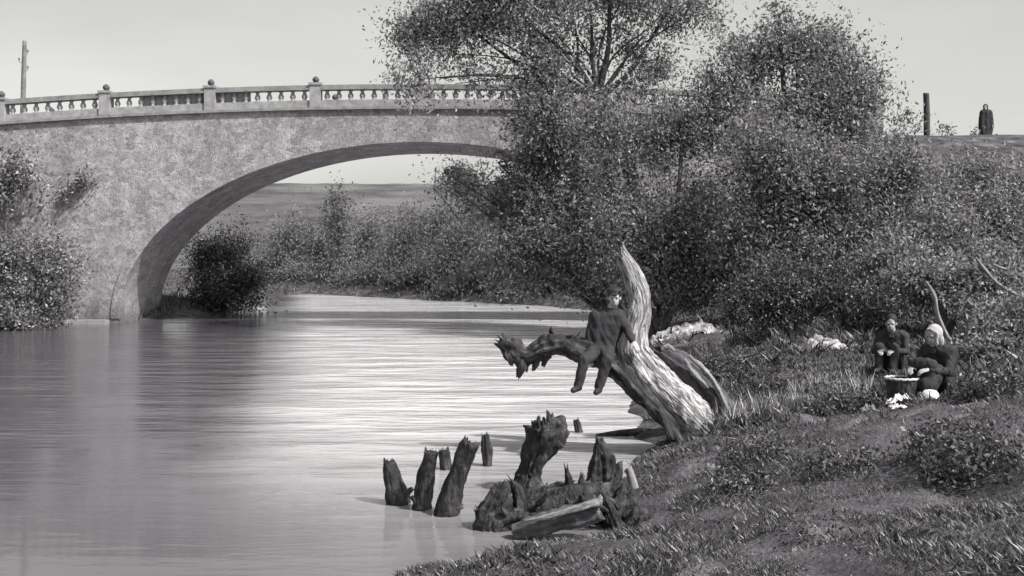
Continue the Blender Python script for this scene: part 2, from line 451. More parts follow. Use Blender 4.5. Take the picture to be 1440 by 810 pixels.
xl, xr = xa[0], xa[-1]
x0, x1 = sides[-1], sidr[0]
for yy in (YB, YF):                                # triangles beside the springings
    mb.add([(x0, yy, -1.6), (xl, yy, -1.6), (xl, yy, ZS)], [(0, 1, 2)])
    mb.add([(xr, yy, -1.6), (x1, yy, -1.6), (xr, yy, ZS)], [(0, 1, 2)])
quad((xl, YB, -1.6), (xl, YF, -1.6), (xl, YF, ZS), (xl, YB, ZS))
quad((xr, YF, -1.6), (xr, YB, -1.6), (xr, YB, ZS), (xr, YF, ZS))
quad((XR, YB, -1.6), (XR, YF, -1.6), (XR, YF, deck(XR)), (XR, YB, deck(XR)))
mb.build('spandrel_wall', M['stone'], bridge)

def band(name, ylo, yhi, zlo, zhi, material, xlo=XL, xhi=XR, n=40):
    """a moulding that follows the hump of the deck"""
    m = MB(); V = []; Fc = []
    X_ = np.linspace(xlo, xhi, n)
    for x in X_:
        z = deck(x); V += [(x, ylo, z + zlo), (x, yhi, z + zlo), (x, yhi, z + zhi), (x, ylo, z + zhi)]
    for i in range(n - 1):
        for j in range(4):
            j2 = (j + 1) % 4; Fc.append((4 * i + j, 4 * i + 4 + j, 4 * i + 4 + j2, 4 * i + j2))
    Fc += [(0, 1, 2, 3), (4 * n - 1, 4 * n - 2, 4 * n - 3, 4 * n - 4)]
    m.add(V, Fc); return m.build(name, material, bridge)
band('roadway', YB + 0.3, YF - 0.3, 0.06, 0.16, M['road'])
# arch ring, slightly proud
mb = MB(); V = []; Fc = []
xr_ = xa
for i, x in enumerate(xr_):
    th = math.acos(max(-1, min(1, (x - XC) / SPAN)))
    o = Vector((XC + (SPAN + 0.34) * math.cos(th), 0, ZS + (RISE + 0.34) * math.sin(th)))
    V += [(x, YB - 0.05, arch(x) + 0.003), (o.x, YB - 0.05, o.z), (o.x, YB + 0.02, o.z), (x, YB + 0.02, arch(x) + 0.003)]
for i in range(len(xr_) - 1):
    for j in range(4):
        j2 = (j + 1) % 4; Fc.append((4 * i + j, 4 * i + 4 + j, 4 * i + 4 + j2, 4 * i + j2))
mb.add(V, Fc); mb.build('arch_ring', M['stone'], bridge)
band('cornice', YB - 0.13, YB + 0.42, 0.0, 0.10, M['coping'])
band('plinth', YB - 0.06, YB + 0.28, 0.103, 0.37, M['cut_stone'])
band('coping_rail', YB - 0.10, YB + 0.32, 0.765, 0.945, M['coping'])
mb = MB(); V = []
mb.box((-17.6, YB - 0.05, 0.0), (4.4, 0.9, 0.30)); mb.build('footing', M['cut_stone'], bridge)
band('cornice', YF - 0.42, YF + 0.22, 0.0, 0.10, M['coping'])
band('plinth', YF - 0.28, YF + 0.06, 0.103, 0.37, M['cut_stone'])
band('coping_rail', YF - 0.32, YF + 0.10, 0.765, 0.945, M['coping'])
prof = [(0.095, 0.0), (0.095, 0.03), (0.06, 0.05), (0.105, 0.11), (0.115, 0.15), (0.075, 0.23), (0.055, 0.27), (0.09, 0.30), (0.09, 0.335)]
prof = [(a * 1.0, b * 1.225) for a, b in prof]
mb = MB(); lathe(mb, prof, (0, 0, 0), 10)
bal0 = mesh_obj('baluster', mb.V, mb.F, M['cut_stone'], None, True)
bal0.parent = bridge
off = Vector(bridge.location)
posts = [XC + 4.02 * k for k in range(-7, 5)] + [13.95]
first = True
far = MB()
cnt = 0
for i in range(len(posts)):
    px = posts[i]
    z = deck(px)
    for yy in (YB, YF):
        m = MB()
        yc = yy + (0.11 if yy == YB else -0.11)
        m.box((px, yc, z + 0.103 + 0.425), (0.42, 0.46, 0.85)); m.box((px, yc, z + 0.995), (0.50, 0.54, 0.085))
        po = m.build('post', M['cut_stone'], bridge)
        mm = MB(); lathe(mm, [(0.10, 0), (0.07, 0.03), (0.11, 0.07), (0.138, 0.14), (0.11, 0.21), (0.05, 0.26), (0.01, 0.28)], (px, yc, z + 1.039), 12)
        mm.build('finial', M['finial'], po, True)
    if i == len(posts) - 1: break
    L_ = posts[i + 1] - px
    nb = max(2, int(round((L_ - 0.42) / 0.46)) - 0)
    for k in range(nb):
        x = px + 0.21 + (L_ - 0.42) * (k + 0.5) / nb
        if x > -21.5:
            b = bal0 if first else bal0.copy()
            if not first: col.objects.link(b)
            first = False
            b.parent = bridge
            b.location = Vector((x, YB + 0.11, deck(x) + 0.362)) - off
            cnt += 1
        else:
            lathe(far, prof, (x, YB + 0.11, deck(x) + 0.362), 8)
        lathe(far, prof, (x, YF - 0.11, deck(x) + 0.362), 8)
fb = far.build('baluster', M['cut_stone'], bridge, True); tag(fb, kind='stuff')
m = MB()                                         # added panels that close openings where something dark stands behind
for (a, b) in ((-14.3, -11.85), (-11.35, -10.05)):
    X_ = np.linspace(a, b, 8); V = []; Fc = []
    for x in X_:
        z = deck(x); V += [(x, YB + 0.2, z + 0.39), (x, YB + 0.26, z + 0.39), (x, YB + 0.26, z + 0.77), (x, YB + 0.2, z + 0.77)]
    for i in range(7):
        for j in range(4):
            j2 = (j + 1) % 4; Fc.append((4 * i + j, 4 * i + 4 + j, 4 * i + 4 + j2, 4 * i + j2))
    Fc += [(0, 1, 2, 3), (31, 30, 29, 28)]
    m.add(V, Fc)
m.build('dark_backing', M['cut_stone'], bridge)

# poles along the road
p = at(33, 150, 45.5)
t = empty('utility_pole', (p.x, p.y, 7.9), 'tall thin wooden pole rising behind the left end of the balustrade', 'pole')
mb = MB(); sweep(mb, [(p.x - 0.05, p.y, 7.7), (p.x + 0.0, p.y, 9.6), (p.x + 0.05, p.y, 11.5)], [0.11, 0.10, 0.085], 10, 10, 0.05)
mb.build('pole_shaft', M['pole_wood'], t, True)
for k in range(3):
    mb = MB(); s = -1 if k % 2 else 1
    zz = 10.95 - 0.34 * k
    sweep(mb, [(p.x, p.y, zz), (p.x + s * 0.16, p.y, zz + 0.01), (p.x + s * 0.18, p.y, zz + 0.12)], [0.012, 0.012, 0.010], 6, 6)
    lathe(mb, [(0.03, 0), (0.042, 0.03), (0.03, 0.06), (0.04, 0.09), (0.01, 0.12)], (p.x + s * 0.18, p.y, zz + 0.09), 8)
    mb.build('insulator', M['pole_wood'], t, True)
p = at(1303, 195, 43.0)
zg = gz(p.x, p.y)
t = mb = MB(); sweep(mb, [(p.x, p.y, zg - 0.5), (p.x + 0.01, p.y, 8.1), (p.x - 0.02, p.y, at(1303, 131, 43).z)], [0.125, 0.12, 0.115], 12, 10, 0.06, ragged=0.03)
o = mb.build('wooden_post', M['dark_pole'], None, True, loc=(p.x, p.y, zg)); tag(o, 'thick dark wooden post standing alone on the right road embankment against the sky', 'post')

# ------------------------------------------------------------------ dead leaning trunk
D = 14.2
b0 = at(985, 618, D); b0.z = gz(b0.x, b0.y)
root = empty('leaning_trunk', b0, 'pale dead leaning tree trunk with a dark limb stretched over the water', 'dead tree')
mb = MB()
sweep(mb, [at(1000, 640, D), at(968, 590, D), at(925, 545, D - .1), at(890, 500, D - .1), at(890, 466, D - .05), at(900, 430, D), at(893, 394, D), at(874, 358, D)],
      [0.30, 0.30, 0.28, 0.23, 0.175, 0.155, 0.135, 0.085], 130, 40, 0.17, 3.4, ragged=0.12, seed=2.0, fib=.55)
mb.build('trunk', M['pale_bark'], root, True)
mb = MB()                                           # fold of bark on the right of the upper stem
sweep(mb, [at(907, 500, D - .12), at(906, 470, D + .05), at(910, 435, D + .05), at(900, 395, D + .1), at(880, 362, D + .1)], [.05, .06, .055, .05, .02], 24, 8, 0.2, 5, seed=8)
mb.build('bark_fold', M['pale_bark'], root, True)
mb = MB()
sweep(mb, [at(945, 600, D - .30), at(905, 560, D - .38), at(868, 520, D - .32), at(842, 502, D - .2), at(800, 487, D - .12), at(765, 489, D - .1), at(742, 500, D - .1), at(724, 495, D - .1), at(706, 483, D - .1)],
      [0.07, 0.09, 0.12, 0.135, 0.13, 0.12, 0.105, 0.125, 0.09], 150, 36, 0.42, 3.6, ragged=0.12, seed=5, fib=.8, hollow=.05)
r = random.Random(8)
for (a, b, w_) in (((783, 480), (774, 464), .055), ((798, 476), (812, 470), .04), ((733, 505), (728, 529), .075), ((757, 502), (750, 520), .055), ((744, 508), (741, 519), .045), ((716, 492), (719, 512), .06), ((770, 500), (764, 514), .05),
                   ((712, 486), (704, 479), .06), ((726, 492), (722, 478), .05), ((790, 478), (770, 472), .05), ((738, 498), (752, 484), .05), ((722, 498), (730, 516), .06)):
    sweep(mb, [at(*a, D - .1), at((a[0] + b[0]) / 2 + r.uniform(-3, 3), (a[1] + b[1]) / 2, D - .12 + r.uniform(-.08, .08)), at(*b, D - .12)], [w_, w_ * .75, w_ * .38], 14, 12, .6, 7, fib=.9, ragged=.05, seed=r.uniform(0, 30))
mb.build('limb', M['dark_bark'], root, True)
mb = MB()
for (a, b) in (((915, 560), (945, 612)), ((930, 590), (965, 632)), ((990, 600), (1016, 636))):
    sweep(mb, [at(a[0], a[1], D - .25), at((a[0] + b[0]) / 2, (a[1] + b[1]) / 2 - 3, D - .4), at(b[0], b[1] + 8, D - .55)], [.07, .06, .04], 8, 7, .25, 4)
mb.build('roots', M['dark_bark'], root, True)

b1 = at(1045, 612, 14.9); b1.z = gz(b1.x, b1.y)
root2 = empty('split_trunk', b1, 'dark split trunk with two pale torn edges leaning behind the pale trunk', 'dead tree')
mb = MB(); D2 = 14.9
sweep(mb, [at(1060, 640, D2), at(1015, 585, D2), at(975, 540, D2), at(945, 508, D2), at(926, 493, D2)], [.26, .26, .25, .20, .12], 60, 26, .24, 4, ragged=.16, flat=.75, seed=12, hollow=.2, fib=.9)
mb.build('trunk', M['grey_bark'], root2, True)
for pts in ([(968, 500), (990, 520), (1008, 545), (1022, 575), (1040, 606)], [(962, 505), (975, 525), (990, 540), (996, 546)], [(930, 492), (940, 487), (948, 494)]):
    mb = MB(); sweep(mb, [at(a, b, D2 - .27) for a, b in pts], [.022] + [.036] * (len(pts) - 2) + [.014], 40, 10, .5, 9, ragged=.04, fib=1.0)
    mb.build('torn_edge', M['split_wood'], root2, True)

# ------------------------------------------------------------------ stumps and posts in the water
SG = 'rotten posts standing in the shallows'
def wd(py): return CZ * F / (py - HY)             # distance of a point at water level
def post(pts, rad, ybase, label, ragged=.05, group=SG, name='rotten_post', mat_='wet_wood', seed=1, extra=(), k=12, rough=.22):
    d = wd(ybase)
    P = [at(a, b, d) for a, b in pts]
    lo = P[0] + (P[0] - P[1]).normalized() * 0.5
    m = MB(); s = d / F
    sweep(m, [lo] + P, [rad[0] * s] + [q * s for q in rad], 46, k * 3, rough, 4, ragged=ragged, seed=seed, hollow=.05, fib=1.0)
    for (a, b, q) in extra:
        A = at(*a, d - .04); B = at(*b, d - .04)
        sweep(m, [A, A.lerp(B, .5) + Vector((.01, 0, .01)), B], [q * s, q * s * .8, q * s * .35], 10, 9, .35, 8, ragged=.04, seed=seed, fib=.8)
    o = m.build(name, M[mat_], None, True, loc=(P[0].x, P[0].y, 0))
    tag(o, label, 'post' if name == 'rotten_post' else 'stump', group)
    return o
post([(560, 708), (556, 690), (550, 668), (547, 650)], [15, 14, 11, 8], 708, 'short tapering rotten post, leftmost of the row in the water', seed=3, extra=[((555, 706), (578, 688), 9)])
post([(592, 715), (595, 690), (602, 655), (606, 636)], [13, 12, 10, 10], 716, 'upright blunt rotten post second from the left in the water', seed=4, extra=[((588, 716), (578, 698), 8)])
post([(628, 722), (634, 700), (648, 655), (662, 624)], [16, 15, 13, 13], 724, 'longest leaning rotten post with a slanted top in the water', seed=5, extra=[((625, 720), (650, 712), 9), ((634, 700), (615, 718), 10)])
post([(627, 658), (625, 642), (624, 633)], [8, 8, 6], 660, 'small post showing between the two taller rotten posts', seed=6)
post([(685, 655), (684, 632), (682, 612)], [6, 7, 5], 655, 'thin lone post in the water right of the leaning post', seed=7)
post([(814, 608), (812, 598), (810, 591)], [5, 5, 4], 608, 'tiny lone stake in the water below the seated man', seed=8)
post([(740, 690), (746, 662), (758, 630), (768, 604), (766, 592)], [20, 14, 18, 27, 16], 692, 'ragged dead stump with a broad torn head rising from the water', name='ragged_stump', group=None, ragged=.10, seed=9, k=16, rough=.34,
     extra=[((752, 640), (745, 606), 7), ((776, 612), (790, 598), 7), ((774, 622), (790, 630), 7), ((752, 606), (758, 586), 6), ((745, 676), (726, 668), 6), ((746, 668), (756, 664), 8)])
post([(846, 700), (848, 670), (846, 640), (843, 620)], [22, 19, 13, 5], 708, 'ragged spiky stump at the back of the stump heap', name='ragged_stump', group=None, ragged=.1, seed=10, k=14, rough=.34,
     extra=[((838, 660), (838, 632), 6), ((858, 670), (862, 640), 6), ((860, 690), (872, 650), 8), ((846, 640), (838, 614), 4)])
# the rotten root mass on the shore
d = wd(744)
c = at(775, 744, d); 
rs = empty('root_mass', (c.x, c.y, 0), 'heap of dark rotten roots and wood lying at the edge of the water', 'stump')
mb = MB()
for (a, b, ra, dd) in (([(682, 752), (690, 720), (704, 690)], None, [16, 15, 10], 0), ([(690, 750), (705, 715), (708, 686)], None, [20, 15, 6], .05), ([(695, 756), (740, 728), (800, 704), (850, 700)], None, [22, 24, 22, 18], .1),
                   ([(720, 750), (760, 712), (800, 690)], None, [22, 20, 12], .3), ([(860, 760), (872, 720), (884, 690)], None, [28, 24, 12], .2), ([(900, 762), (880, 735), (850, 715), (810, 700)], None, [26, 26, 22, 14], .25),
                   ([(735, 720), (727, 690), (719, 678)], None, [10, 7, 3], .1), ([(805, 712), (800, 680), (797, 662)], None, [8, 5, 2], .2), ([(818, 712), (816, 690), (817, 670)], None, [7, 5, 2], .2), ([(760, 715), (775, 694), (790, 690)], None, [10, 8, 4], .2), ([(690, 740), (676, 728), (671, 720)], None, [8, 6, 3], 0), ([(740, 740), (765, 702), (772, 688)], None, [18, 16, 7], .35), ([(800, 735), (815, 698), (822, 680)], None, [20, 17, 7], .4), ([(700, 730), (740, 705), (790, 696), (840, 688)], None, [12, 14, 13, 9], .4), ([(880, 750), (897, 735), (912, 728)], None, [16, 12, 6], .1), ([(830, 745), (850, 705), (866, 678)], None, [20, 17, 8], .35), ([(700, 748), (715, 730), (760, 728)], None, [10, 9, 5], -.06), ([(870, 742), (858, 716), (850, 700)], None, [9, 7, 4], -.05)):
    P = [at(x, y, d + dd) for x, y in a]; s = d / F
    sweep(mb, P, [q * s for q in ra], 34, 26, .30, 5, ragged=.10, seed=random.uniform(0, 20), fib=1.2)
r = random.Random(5)
for i in range(46):                                # splinters and broken roots sticking out of the heap
    x = r.uniform(684, 900); y = 735 - 25 * math.sin((x - 684) / 216 * 3.1) + r.uniform(-8, 14)
    L_ = r.uniform(10, 30); an_ = r.uniform(-1.0, 1.0); A = at(x, y, d + r.uniform(-.12, .4)); 
    B = A + Vector((math.sin(an_) * L_ * s, r.uniform(-.12, .12), math.cos(an_) * L_ * s))
    sweep(mb, [A, A.lerp(B, .5) + Vector((r.uniform(-.02, .02), 0, 0)), B], [r.uniform(.015, .04), r.uniform(.012, .026), .006], 8, 7, .4, 8, ragged=.03, seed=i, fib=.8)
mb.build('roots', M['wet_wood'], rs, True)
# fallen log with a pale end in front of it
d = wd(752)
lg = empty('fallen_log', at(780, 745, d - .1), 'short fallen log with a pale sunlit right end in front of the root heap', 'log')
s = d / F
mb = MB(); sweep(mb, [at(722, 748, d - .12), at(760, 737, d - .16), at(800, 727, d - .2), at(842, 716, d - .22)], [10 * s, 14 * s, 16 * s, 15 * s], 50, 26, .28, 6, fib=.9, ragged=.03, seed=3)
mb.build('log_body', M['grey_bark'], lg, True)
mb = MB(); sweep(mb, [at(738, 733, d - .26), at(780, 724, d - .32), at(815, 714, d - .34), at(846, 706, d - .33)], [1.5 * s, 3 * s, 5 * s, 7 * s], 40, 14, .5, 8, fib=1.0, ragged=.03, seed=4)
mb.build('sunlit_strip', M['split_wood'], lg, True)  # pale strip paints the sunlit top edge and right end onto the log
d = 11.3
mb = MB(); sweep(mb, [at(896, 706, d), at(890, 680, d), at(884, 658, d)], [.045, .05, .03], 10, 8, .3, 6, ragged=.04, seed=7)
o = mb.build('pale_stake', M['split_wood'], None, True, loc=(at(893, 700, d).x, d, gz(at(893, 700, d).x, d))); tag(o, 'short pale split stake right of the ragged spiky stump', 'stake')
# mud bar with driftwood at the notch of the shore
mb = MB(); d = wd(613)
sweep(mb, [at(838, 612, d), at(870, 609, d), at(905, 607, d), at(945, 610, d)], [.02, .05, .05, .04], 14, 8, .3, 4, seed=5)
o = mb.build('driftwood_stick', M['wet_wood'], None, True, loc=at(890, 609, d)); tag(o, 'dark driftwood stick lying in the water left of the trunk foot', 'driftwood')

# ------------------------------------------------------------------ branches, stones and small things on the right bank
def stick(name, pts, dd, rad, mat_, label, cat='branch', seed=1):
    P = [at(a, b, dd) for a, b in pts]
    m = MB(); sweep(m, P, rad, 16, 7, .15, 6, ragged=.02, seed=seed)
    o = m.build(name, M[mat_], None, True, loc=P[-1]); return tag(o, label, cat)
stick('dead_branch', [(1302, 396), (1314, 416), (1318, 440), (1330, 470), (1336, 478)], 16.0, [.018, .03, .03, .035, .03], 'split_wood', 'pale crooked dead branch leaning up behind the person with the pale headscarf')
stick('dead_branch', [(1372, 362), (1384, 378), (1402, 398), (1432, 416), (1446, 420)], 19.0, [.02, .035, .03, .03, .03], 'split_wood', 'pale dead branch hanging in the brambles near the right edge')
stick('dead_branch', [(1396, 372), (1416, 378), (1420, 362)], 19.0, [.025, .025, .02], 'split_wood', 'short forked pale branch above the hanging one near the right edge')
o = stick('wooden_stick', [(1336, 551), (1356, 555), (1378, 557)], 13.6, [.03, .02, .018], 'split_wood', 'pale wooden stick lying on the ground right of the person with the headscarf', 'stick')

def stones(px, dd, r0, label, mat_='sand', seed=1, sq=.6, zoff=0.0, name='stone', group=None):
    x = (px - 720) / F * dd; z = gz(x, dd)
    bm = bmesh.new(); bmesh.ops.create_icosphere(bm, subdivisions=3, radius=1)
    rr = random.Random(seed); sv = Vector((rr.uniform(0, 9), rr.uniform(0, 9), 0))
    for v in bm.verts:
        v.co *= 1 + .3 * mnoise.noise(v.co * 1.2 + sv) + .1 * mnoise.noise(v.co * 4 + sv)
        v.co = Vector((v.co.x * r0, v.co.y * r0 * .8, v.co.z * r0 * sq))
    V = [v.co + Vector((x, dd, z + r0 * sq * .3 + zoff)) for v in bm.verts]; Fc = [[v.index for v in f.verts] for f in bm.faces]
    bm.free()
    o = mesh_obj(name, V, Fc, M[mat_], None, True, loc=(x, dd, z)); return tag(o, label, 'stone', group)
for k, (px, dd, r0, lab) in enumerate(((365, 54.2, .55, 'dark boulder at the left waterline under the arch'), (384, 55, .35, 'middle stone right of the dark boulder under the arch'), (400, 55.6, .3, 'small pale stone farthest right under the arch'))):
    stones(px, dd, r0, lab, 'coping' if k == 0 else 'sand', 70 + k, zoff=0.05)

# ------------------------------------------------------------------ people
def capsule(mb, a, b, ra, rb, k=12):
    a = Vector(a); b = Vector(b); t = (b - a).normalized() if (b - a).length > 1e-6 else Vector((0, 0, 1))
    u = t.orthogonal().normalized(); v = t.cross(u)
    rows = []
    for q in (-1, -.75, -.4, 0): rows.append((a + t * ra * q, ra * math.sqrt(max(1 - q * q, 0))))
    for q in (0, .4, .75, 1): rows.append((b + t * rb * q, rb * math.sqrt(max(1 - q * q, 0))))
    V = []; Fc = []
    V.append(rows[0][0])
    mid = rows[1:-1]
    for c, r_ in mid:
        for j in range(k):
            th = 2 * math.pi * j / k; V.append(c + (u * math.cos(th) + v * math.sin(th)) * r_)
    V.append(rows[-1][0]); n = len(mid)
    for j in range(k):
        j2 = (j + 1) % k
        Fc.append((0, 1 + j2, 1 + j))
        for i in range(n - 1): Fc.append((1 + i * k + j, 1 + i * k + j2, 1 + (i + 1) * k + j2, 1 + (i + 1) * k + j))
        Fc.append((1 + (n - 1) * k + j, 1 + (n - 1) * k + j2, len(V) - 1))
    mb.add(V, Fc)

def ellipsoid(mb, c, rad, M3=None, k=16, n=10):
    M3 = M3 or Matrix.Identity(3); c = Vector(c); V = []; Fc = []
    for i in range(n + 1):
        ph = math.pi * i / n
        if i in (0, n): V.append(c + M3 @ Vector((0, 0, rad[2] * math.cos(ph)))); continue
        for j in range(k):
            th = 2 * math.pi * j / k
            V.append(c + M3 @ Vector((rad[0] * math.sin(ph) * math.cos(th), rad[1] * math.sin(ph) * math.sin(th), rad[2] * math.cos(ph))))
    idx = lambda i, j: 1 + (i - 1) * k + j % k
    for j in range(k):
        Fc.append((0, idx(1, j), idx(1, j + 1)))
        for i in range(1, n - 1): Fc.append((idx(i, j), idx(i + 1, j), idx(i + 1, j + 1), idx(i, j + 1)))
        Fc.append((idx(n - 1, j), len(V) - 1, idx(n - 1, j + 1)))
    mb.add(V, Fc)

def fuse(mb, name, material, parent, voxel=0.011, smooth=3, folds=0.0):
    """join overlapping shapes into one continuous skin"""
    o = mb.build(name, material, parent, True)
    rm = o.modifiers.new('r', 'REMESH'); rm.mode = 'VOXEL'; rm.voxel_size = voxel
    sm = o.modifiers.new('s', 'SMOOTH'); sm.factor = 0.5; sm.iterations = smooth
    tmp = bpy.data.scenes.new('bake'); tmp.collection.objects.link(o)
    vl = tmp.view_layers[0]; vl.update(); dg = vl.depsgraph
    me = bpy.data.meshes.new_from_object(o.evaluated_get(dg))
    tmp.collection.objects.unlink(o); bpy.data.scenes.remove(tmp)
    old = o.data; o.modifiers.clear(); o.data = me
    if folds:                                       # creases in the cloth
        for v in me.vertices:
            q = Vector((v.co.x * 7, v.co.y * 7, v.co.z * 5)); n1 = mnoise.noise(q + Vector((0, 0, v.co.x * 9)))
            v.co += v.normal * folds * (0.6 - abs(n1) * 2.4 + .4 * mnoise.noise(q * 2.3))
        me.update()
    me.polygons.foreach_set('use_smooth', np.ones(len(me.polygons), dtype=bool))
    if not me.materials: me.materials.append(material)
    bpy.data.meshes.remove(old)
    return o

def hand(mb, wrist, dirv, palm_n, side):
    """palm, four unequal bent fingers and a thumb"""
    d = Vector(dirv).normalized(); n = Vector(palm_n); n = (n - d * n.dot(d)).normalized(); s = d.cross(n) * side
    w = Vector(wrist)
    capsule(mb, w, w + d * .03, .024, .026)
    for q in (-.026, -.009, .009, .026): capsule(mb, w + d * .03 + s * q * .8, w + d * .09 + s * q, .014, .013, 8)
    for q, l in ((-.028, .062), (-.0095, .078), (.0095, .083), (.028, .070)):
        a = w + d * .09 + s * q; b = a + d * l * .5 + n * l * .18; c = b + d * l * .3 + n * l * .42
        capsule(mb, a, b, .0100, .0092, 8); capsule(mb, b, c, .0092, .0080, 8)
    a = w + d * .03 - s * .03; b = a + d * .03 - s * .028 + n * .012; c = b + d * .03 - s * .006 + n * .016
    capsule(mb, a, b, .013, .011, 8); capsule(mb, b, c, .011, .009, 8)

def person(base, J, label, face, group=None, coat='black_cloth', trous='trouser_cloth', hat='cap', skirt=False, voxel=.014):
    """J: joint positions in the world; face: direction the head looks"""
    t = empty('person', base, label, 'person', group)
    fx = Vector(face).normalized(); up = Vector((0, 0, 1)); up = (up - fx * up.dot(fx)).normalized(); sx = fx.cross(up)
    H = Vector(J['head'])
    M3 = Matrix((sx, fx, up)).transposed()
    L = lambda x, y, z: H + sx * x + fx * y + up * z
    body = MB()
    ellipsoid(body, L(0, -.005, .03), (.075, .093, .098), M3); ellipsoid(body, L(0, .028, -.045), (.056, .062, .07), M3)
    ellipsoid(body, L(0, .096, -.02), (.014, .020, .026), M3, 10, 8)           # nose
    for q in (-1, 1):
        ellipsoid(body, L(q * .077, -.01, -.005), (.012, .022, .034), M3, 10, 8)   # ears
        ellipsoid(body, L(q * .03, .078, .022), (.024, .016, .010), M3, 10, 8)    # brows
    ellipsoid(body, L(0, .083, -.062), (.024, .012, .010), M3, 10, 8)            # lips
    nk = Vector(J['neck']); ch = Vector(J['chest']); pv = Vector(J['pelvis'])
    capsule(body, L(0, -.02, -.06), nk, .055, .058)
    capsule(body, nk, ch, .06, .085); capsule(body, ch, pv, .09, .09)
    for s in 'lr':
        sh, el, wr = Vector(J['sh' + s]), Vector(J['el' + s]), Vector(J['wr' + s])
        hp, kn, an = Vector(J['hp' + s]), Vector(J['kn' + s]), Vector(J['an' + s]); toe = Vector(J['toe' + s])
        capsule(body, ch.lerp(sh, .3), sh, .06, .045); capsule(body, sh, el, .045, .036); capsule(body, el, wr, .036, .025)
        hand(body, wr, J['hd' + s], J['hn' + s], 1 if s == 'l' else -1)
        capsule(body, pv.lerp(hp, .4), hp, .08, .075); capsule(body, hp, kn, .072, .05); capsule(body, kn, an, .05, .034); capsule(body, an, an.lerp(toe, .4) - Vector((0, 0, .02)), .032, .02)
    fuse(body, 'body', M['skin'], t, .0092, 2)
    for q in (-1, 1):
        eye = MB(); ellipsoid(eye, L(q * .030, .080, .008), (.011, .008, .007), M3, 8, 6); eye.build('eye', M['hair'], t, True)
    if hat != 'scarf':
      hair = MB(); ellipsoid(hair, L(0, -.026, .050), (.092, .104, .102), M3); fuse(hair, 'hair', M['hair'], t, .009, 2)
    c = MB()
    capsule(c, nk - Vector((0, 0, .03)), ch, .085, .125)
    shl, shr = Vector(J['shl']), Vector(J['shr'])
    capsule(c, shl, shr, .075, .075); capsule(c, shl.lerp(ch, .3), shr.lerp(ch, .3), .11, .11)
    hl, hr = Vector(J['hpl']), Vector(J['hpr'])
    for q in (0, .2, .4, .6, .8, 1): capsule(c, shl.lerp(hl, q).lerp(ch.lerp(pv, q), .25), shr.lerp(hr, q).lerp(ch.lerp(pv, q), .25), .118 + .006 * q, .118 + .006 * q)
    capsule(c, hl, hr, .12, .12)
    for s in 'lr':
        sh, el, wr = Vector(J['sh' + s]), Vector(J['el' + s]), Vector(J['wr' + s])
        capsule(c, sh, el, .070, .054); capsule(c, el, el.lerp(wr, .93), .054, .042)
        hp, kn = Vector(J['hp' + s]), Vector(J['kn' + s])
        capsule(c, hp, hp.lerp(kn, .3), .115, .10)
    fuse(c, 'coat', M[coat], t, voxel, 6, .011)
    col_ = MB()
    for q in (-1, 1): capsule(col_, nk + sx * q * .06 + up * .02, nk + fx * .085 - up * .05 + sx * q * .018, .034, .022)
    fuse(col_, 'collar', M['trouser_cloth'], t, .009, 2)
    tr = MB()
    for s in 'lr':
        hp, kn, an = Vector(J['hp' + s]), Vector(J['kn' + s]), Vector(J['an' + s])
        capsule(tr, hp, kn, .098, .074); capsule(tr, kn, kn.lerp(an, .97), .072, .060)
        if skirt: capsule(tr, hp.lerp(pv, .5), kn.lerp(Vector(J['kn' + ('r' if s == 'l' else 'l')]), .3), .13, .10); capsule(tr, kn.lerp(hp, .3), an.lerp(kn, .2), .11, .11)
    capsule(tr, hl, hr, .11, .11)
    if skirt:
        capsule(tr, Vector(J['knl']), Vector(J['knr']), .085, .085); capsule(tr, Vector(J['anl']).lerp(Vector(J['knl']), .3), Vector(J['anr']).lerp(Vector(J['knr']), .3), .10, .10)
    fuse(tr, 'skirt' if skirt else 'trousers', M[trous], t, voxel, 3, .008)
    for s in 'lr':
        an = Vector(J['an' + s]); toe = Vector(J['toe' + s]); sh_ = MB()
        d_ = (toe - an); fl = Vector((d_.x, d_.y, 0)).normalized() if Vector((d_.x, d_.y, 0)).length > .02 else Vector((0, -1, 0))
        capsule(sh_, an + Vector((0, 0, .035)), an - fl * .02 - Vector((0, 0, .03)), .05, .046); capsule(sh_, an - Vector((0, 0, .03)) - fl * .02, toe, .044, .036)
        fuse(sh_, 'shoe', M['leather'], t, .01, 2)
    if hat == 'cap':
        hm = MB(); ellipsoid(hm, L(0, -.012, .098), (.104, .118, .050), M3); capsule(hm, L(-.035, .09, .066), L(.035, .09, .066), .020, .020); capsule(hm, L(-.025, .115, .058), L(.025, .115, .058), .014, .014)
        fuse(hm, 'cap', M['hair'], t, .009, 2)
    elif hat == 'scarf':
        hm = MB(); ellipsoid(hm, L(0, -.030, .036), (.100, .104, .112), M3); ellipsoid(hm, L(0, -.06, -.07), (.090, .065, .12), M3)
        for q in (-1, 1): capsule(hm, L(q * .02, .055, .10), L(q * .075, .03, .05), .022, .022); capsule(hm, L(q * .075, .03, .05), L(q * .055, .04, -.08), .022, .022); capsule(hm, L(q * .055, .04, -.08), L(0, .05, -.115), .022, .022)
        fuse(hm, 'headscarf', M['scarf_cloth'], t, .010, 3)
    elif hat == 'hood':
        hm = MB(); ellipsoid(hm, L(0, -.03, .04), (.105, .105, .125), M3); ellipsoid(hm, L(0, -.06, -.14), (.15, .11, .14), M3)
        fuse(hm, 'hood', M['black_cloth'], t, .011, 3)
        ck = MB(); sl_, sr_ = Vector(J['shl']), Vector(J['shr']); kl_, kr_ = Vector(J['knl']), Vector(J['knr'])
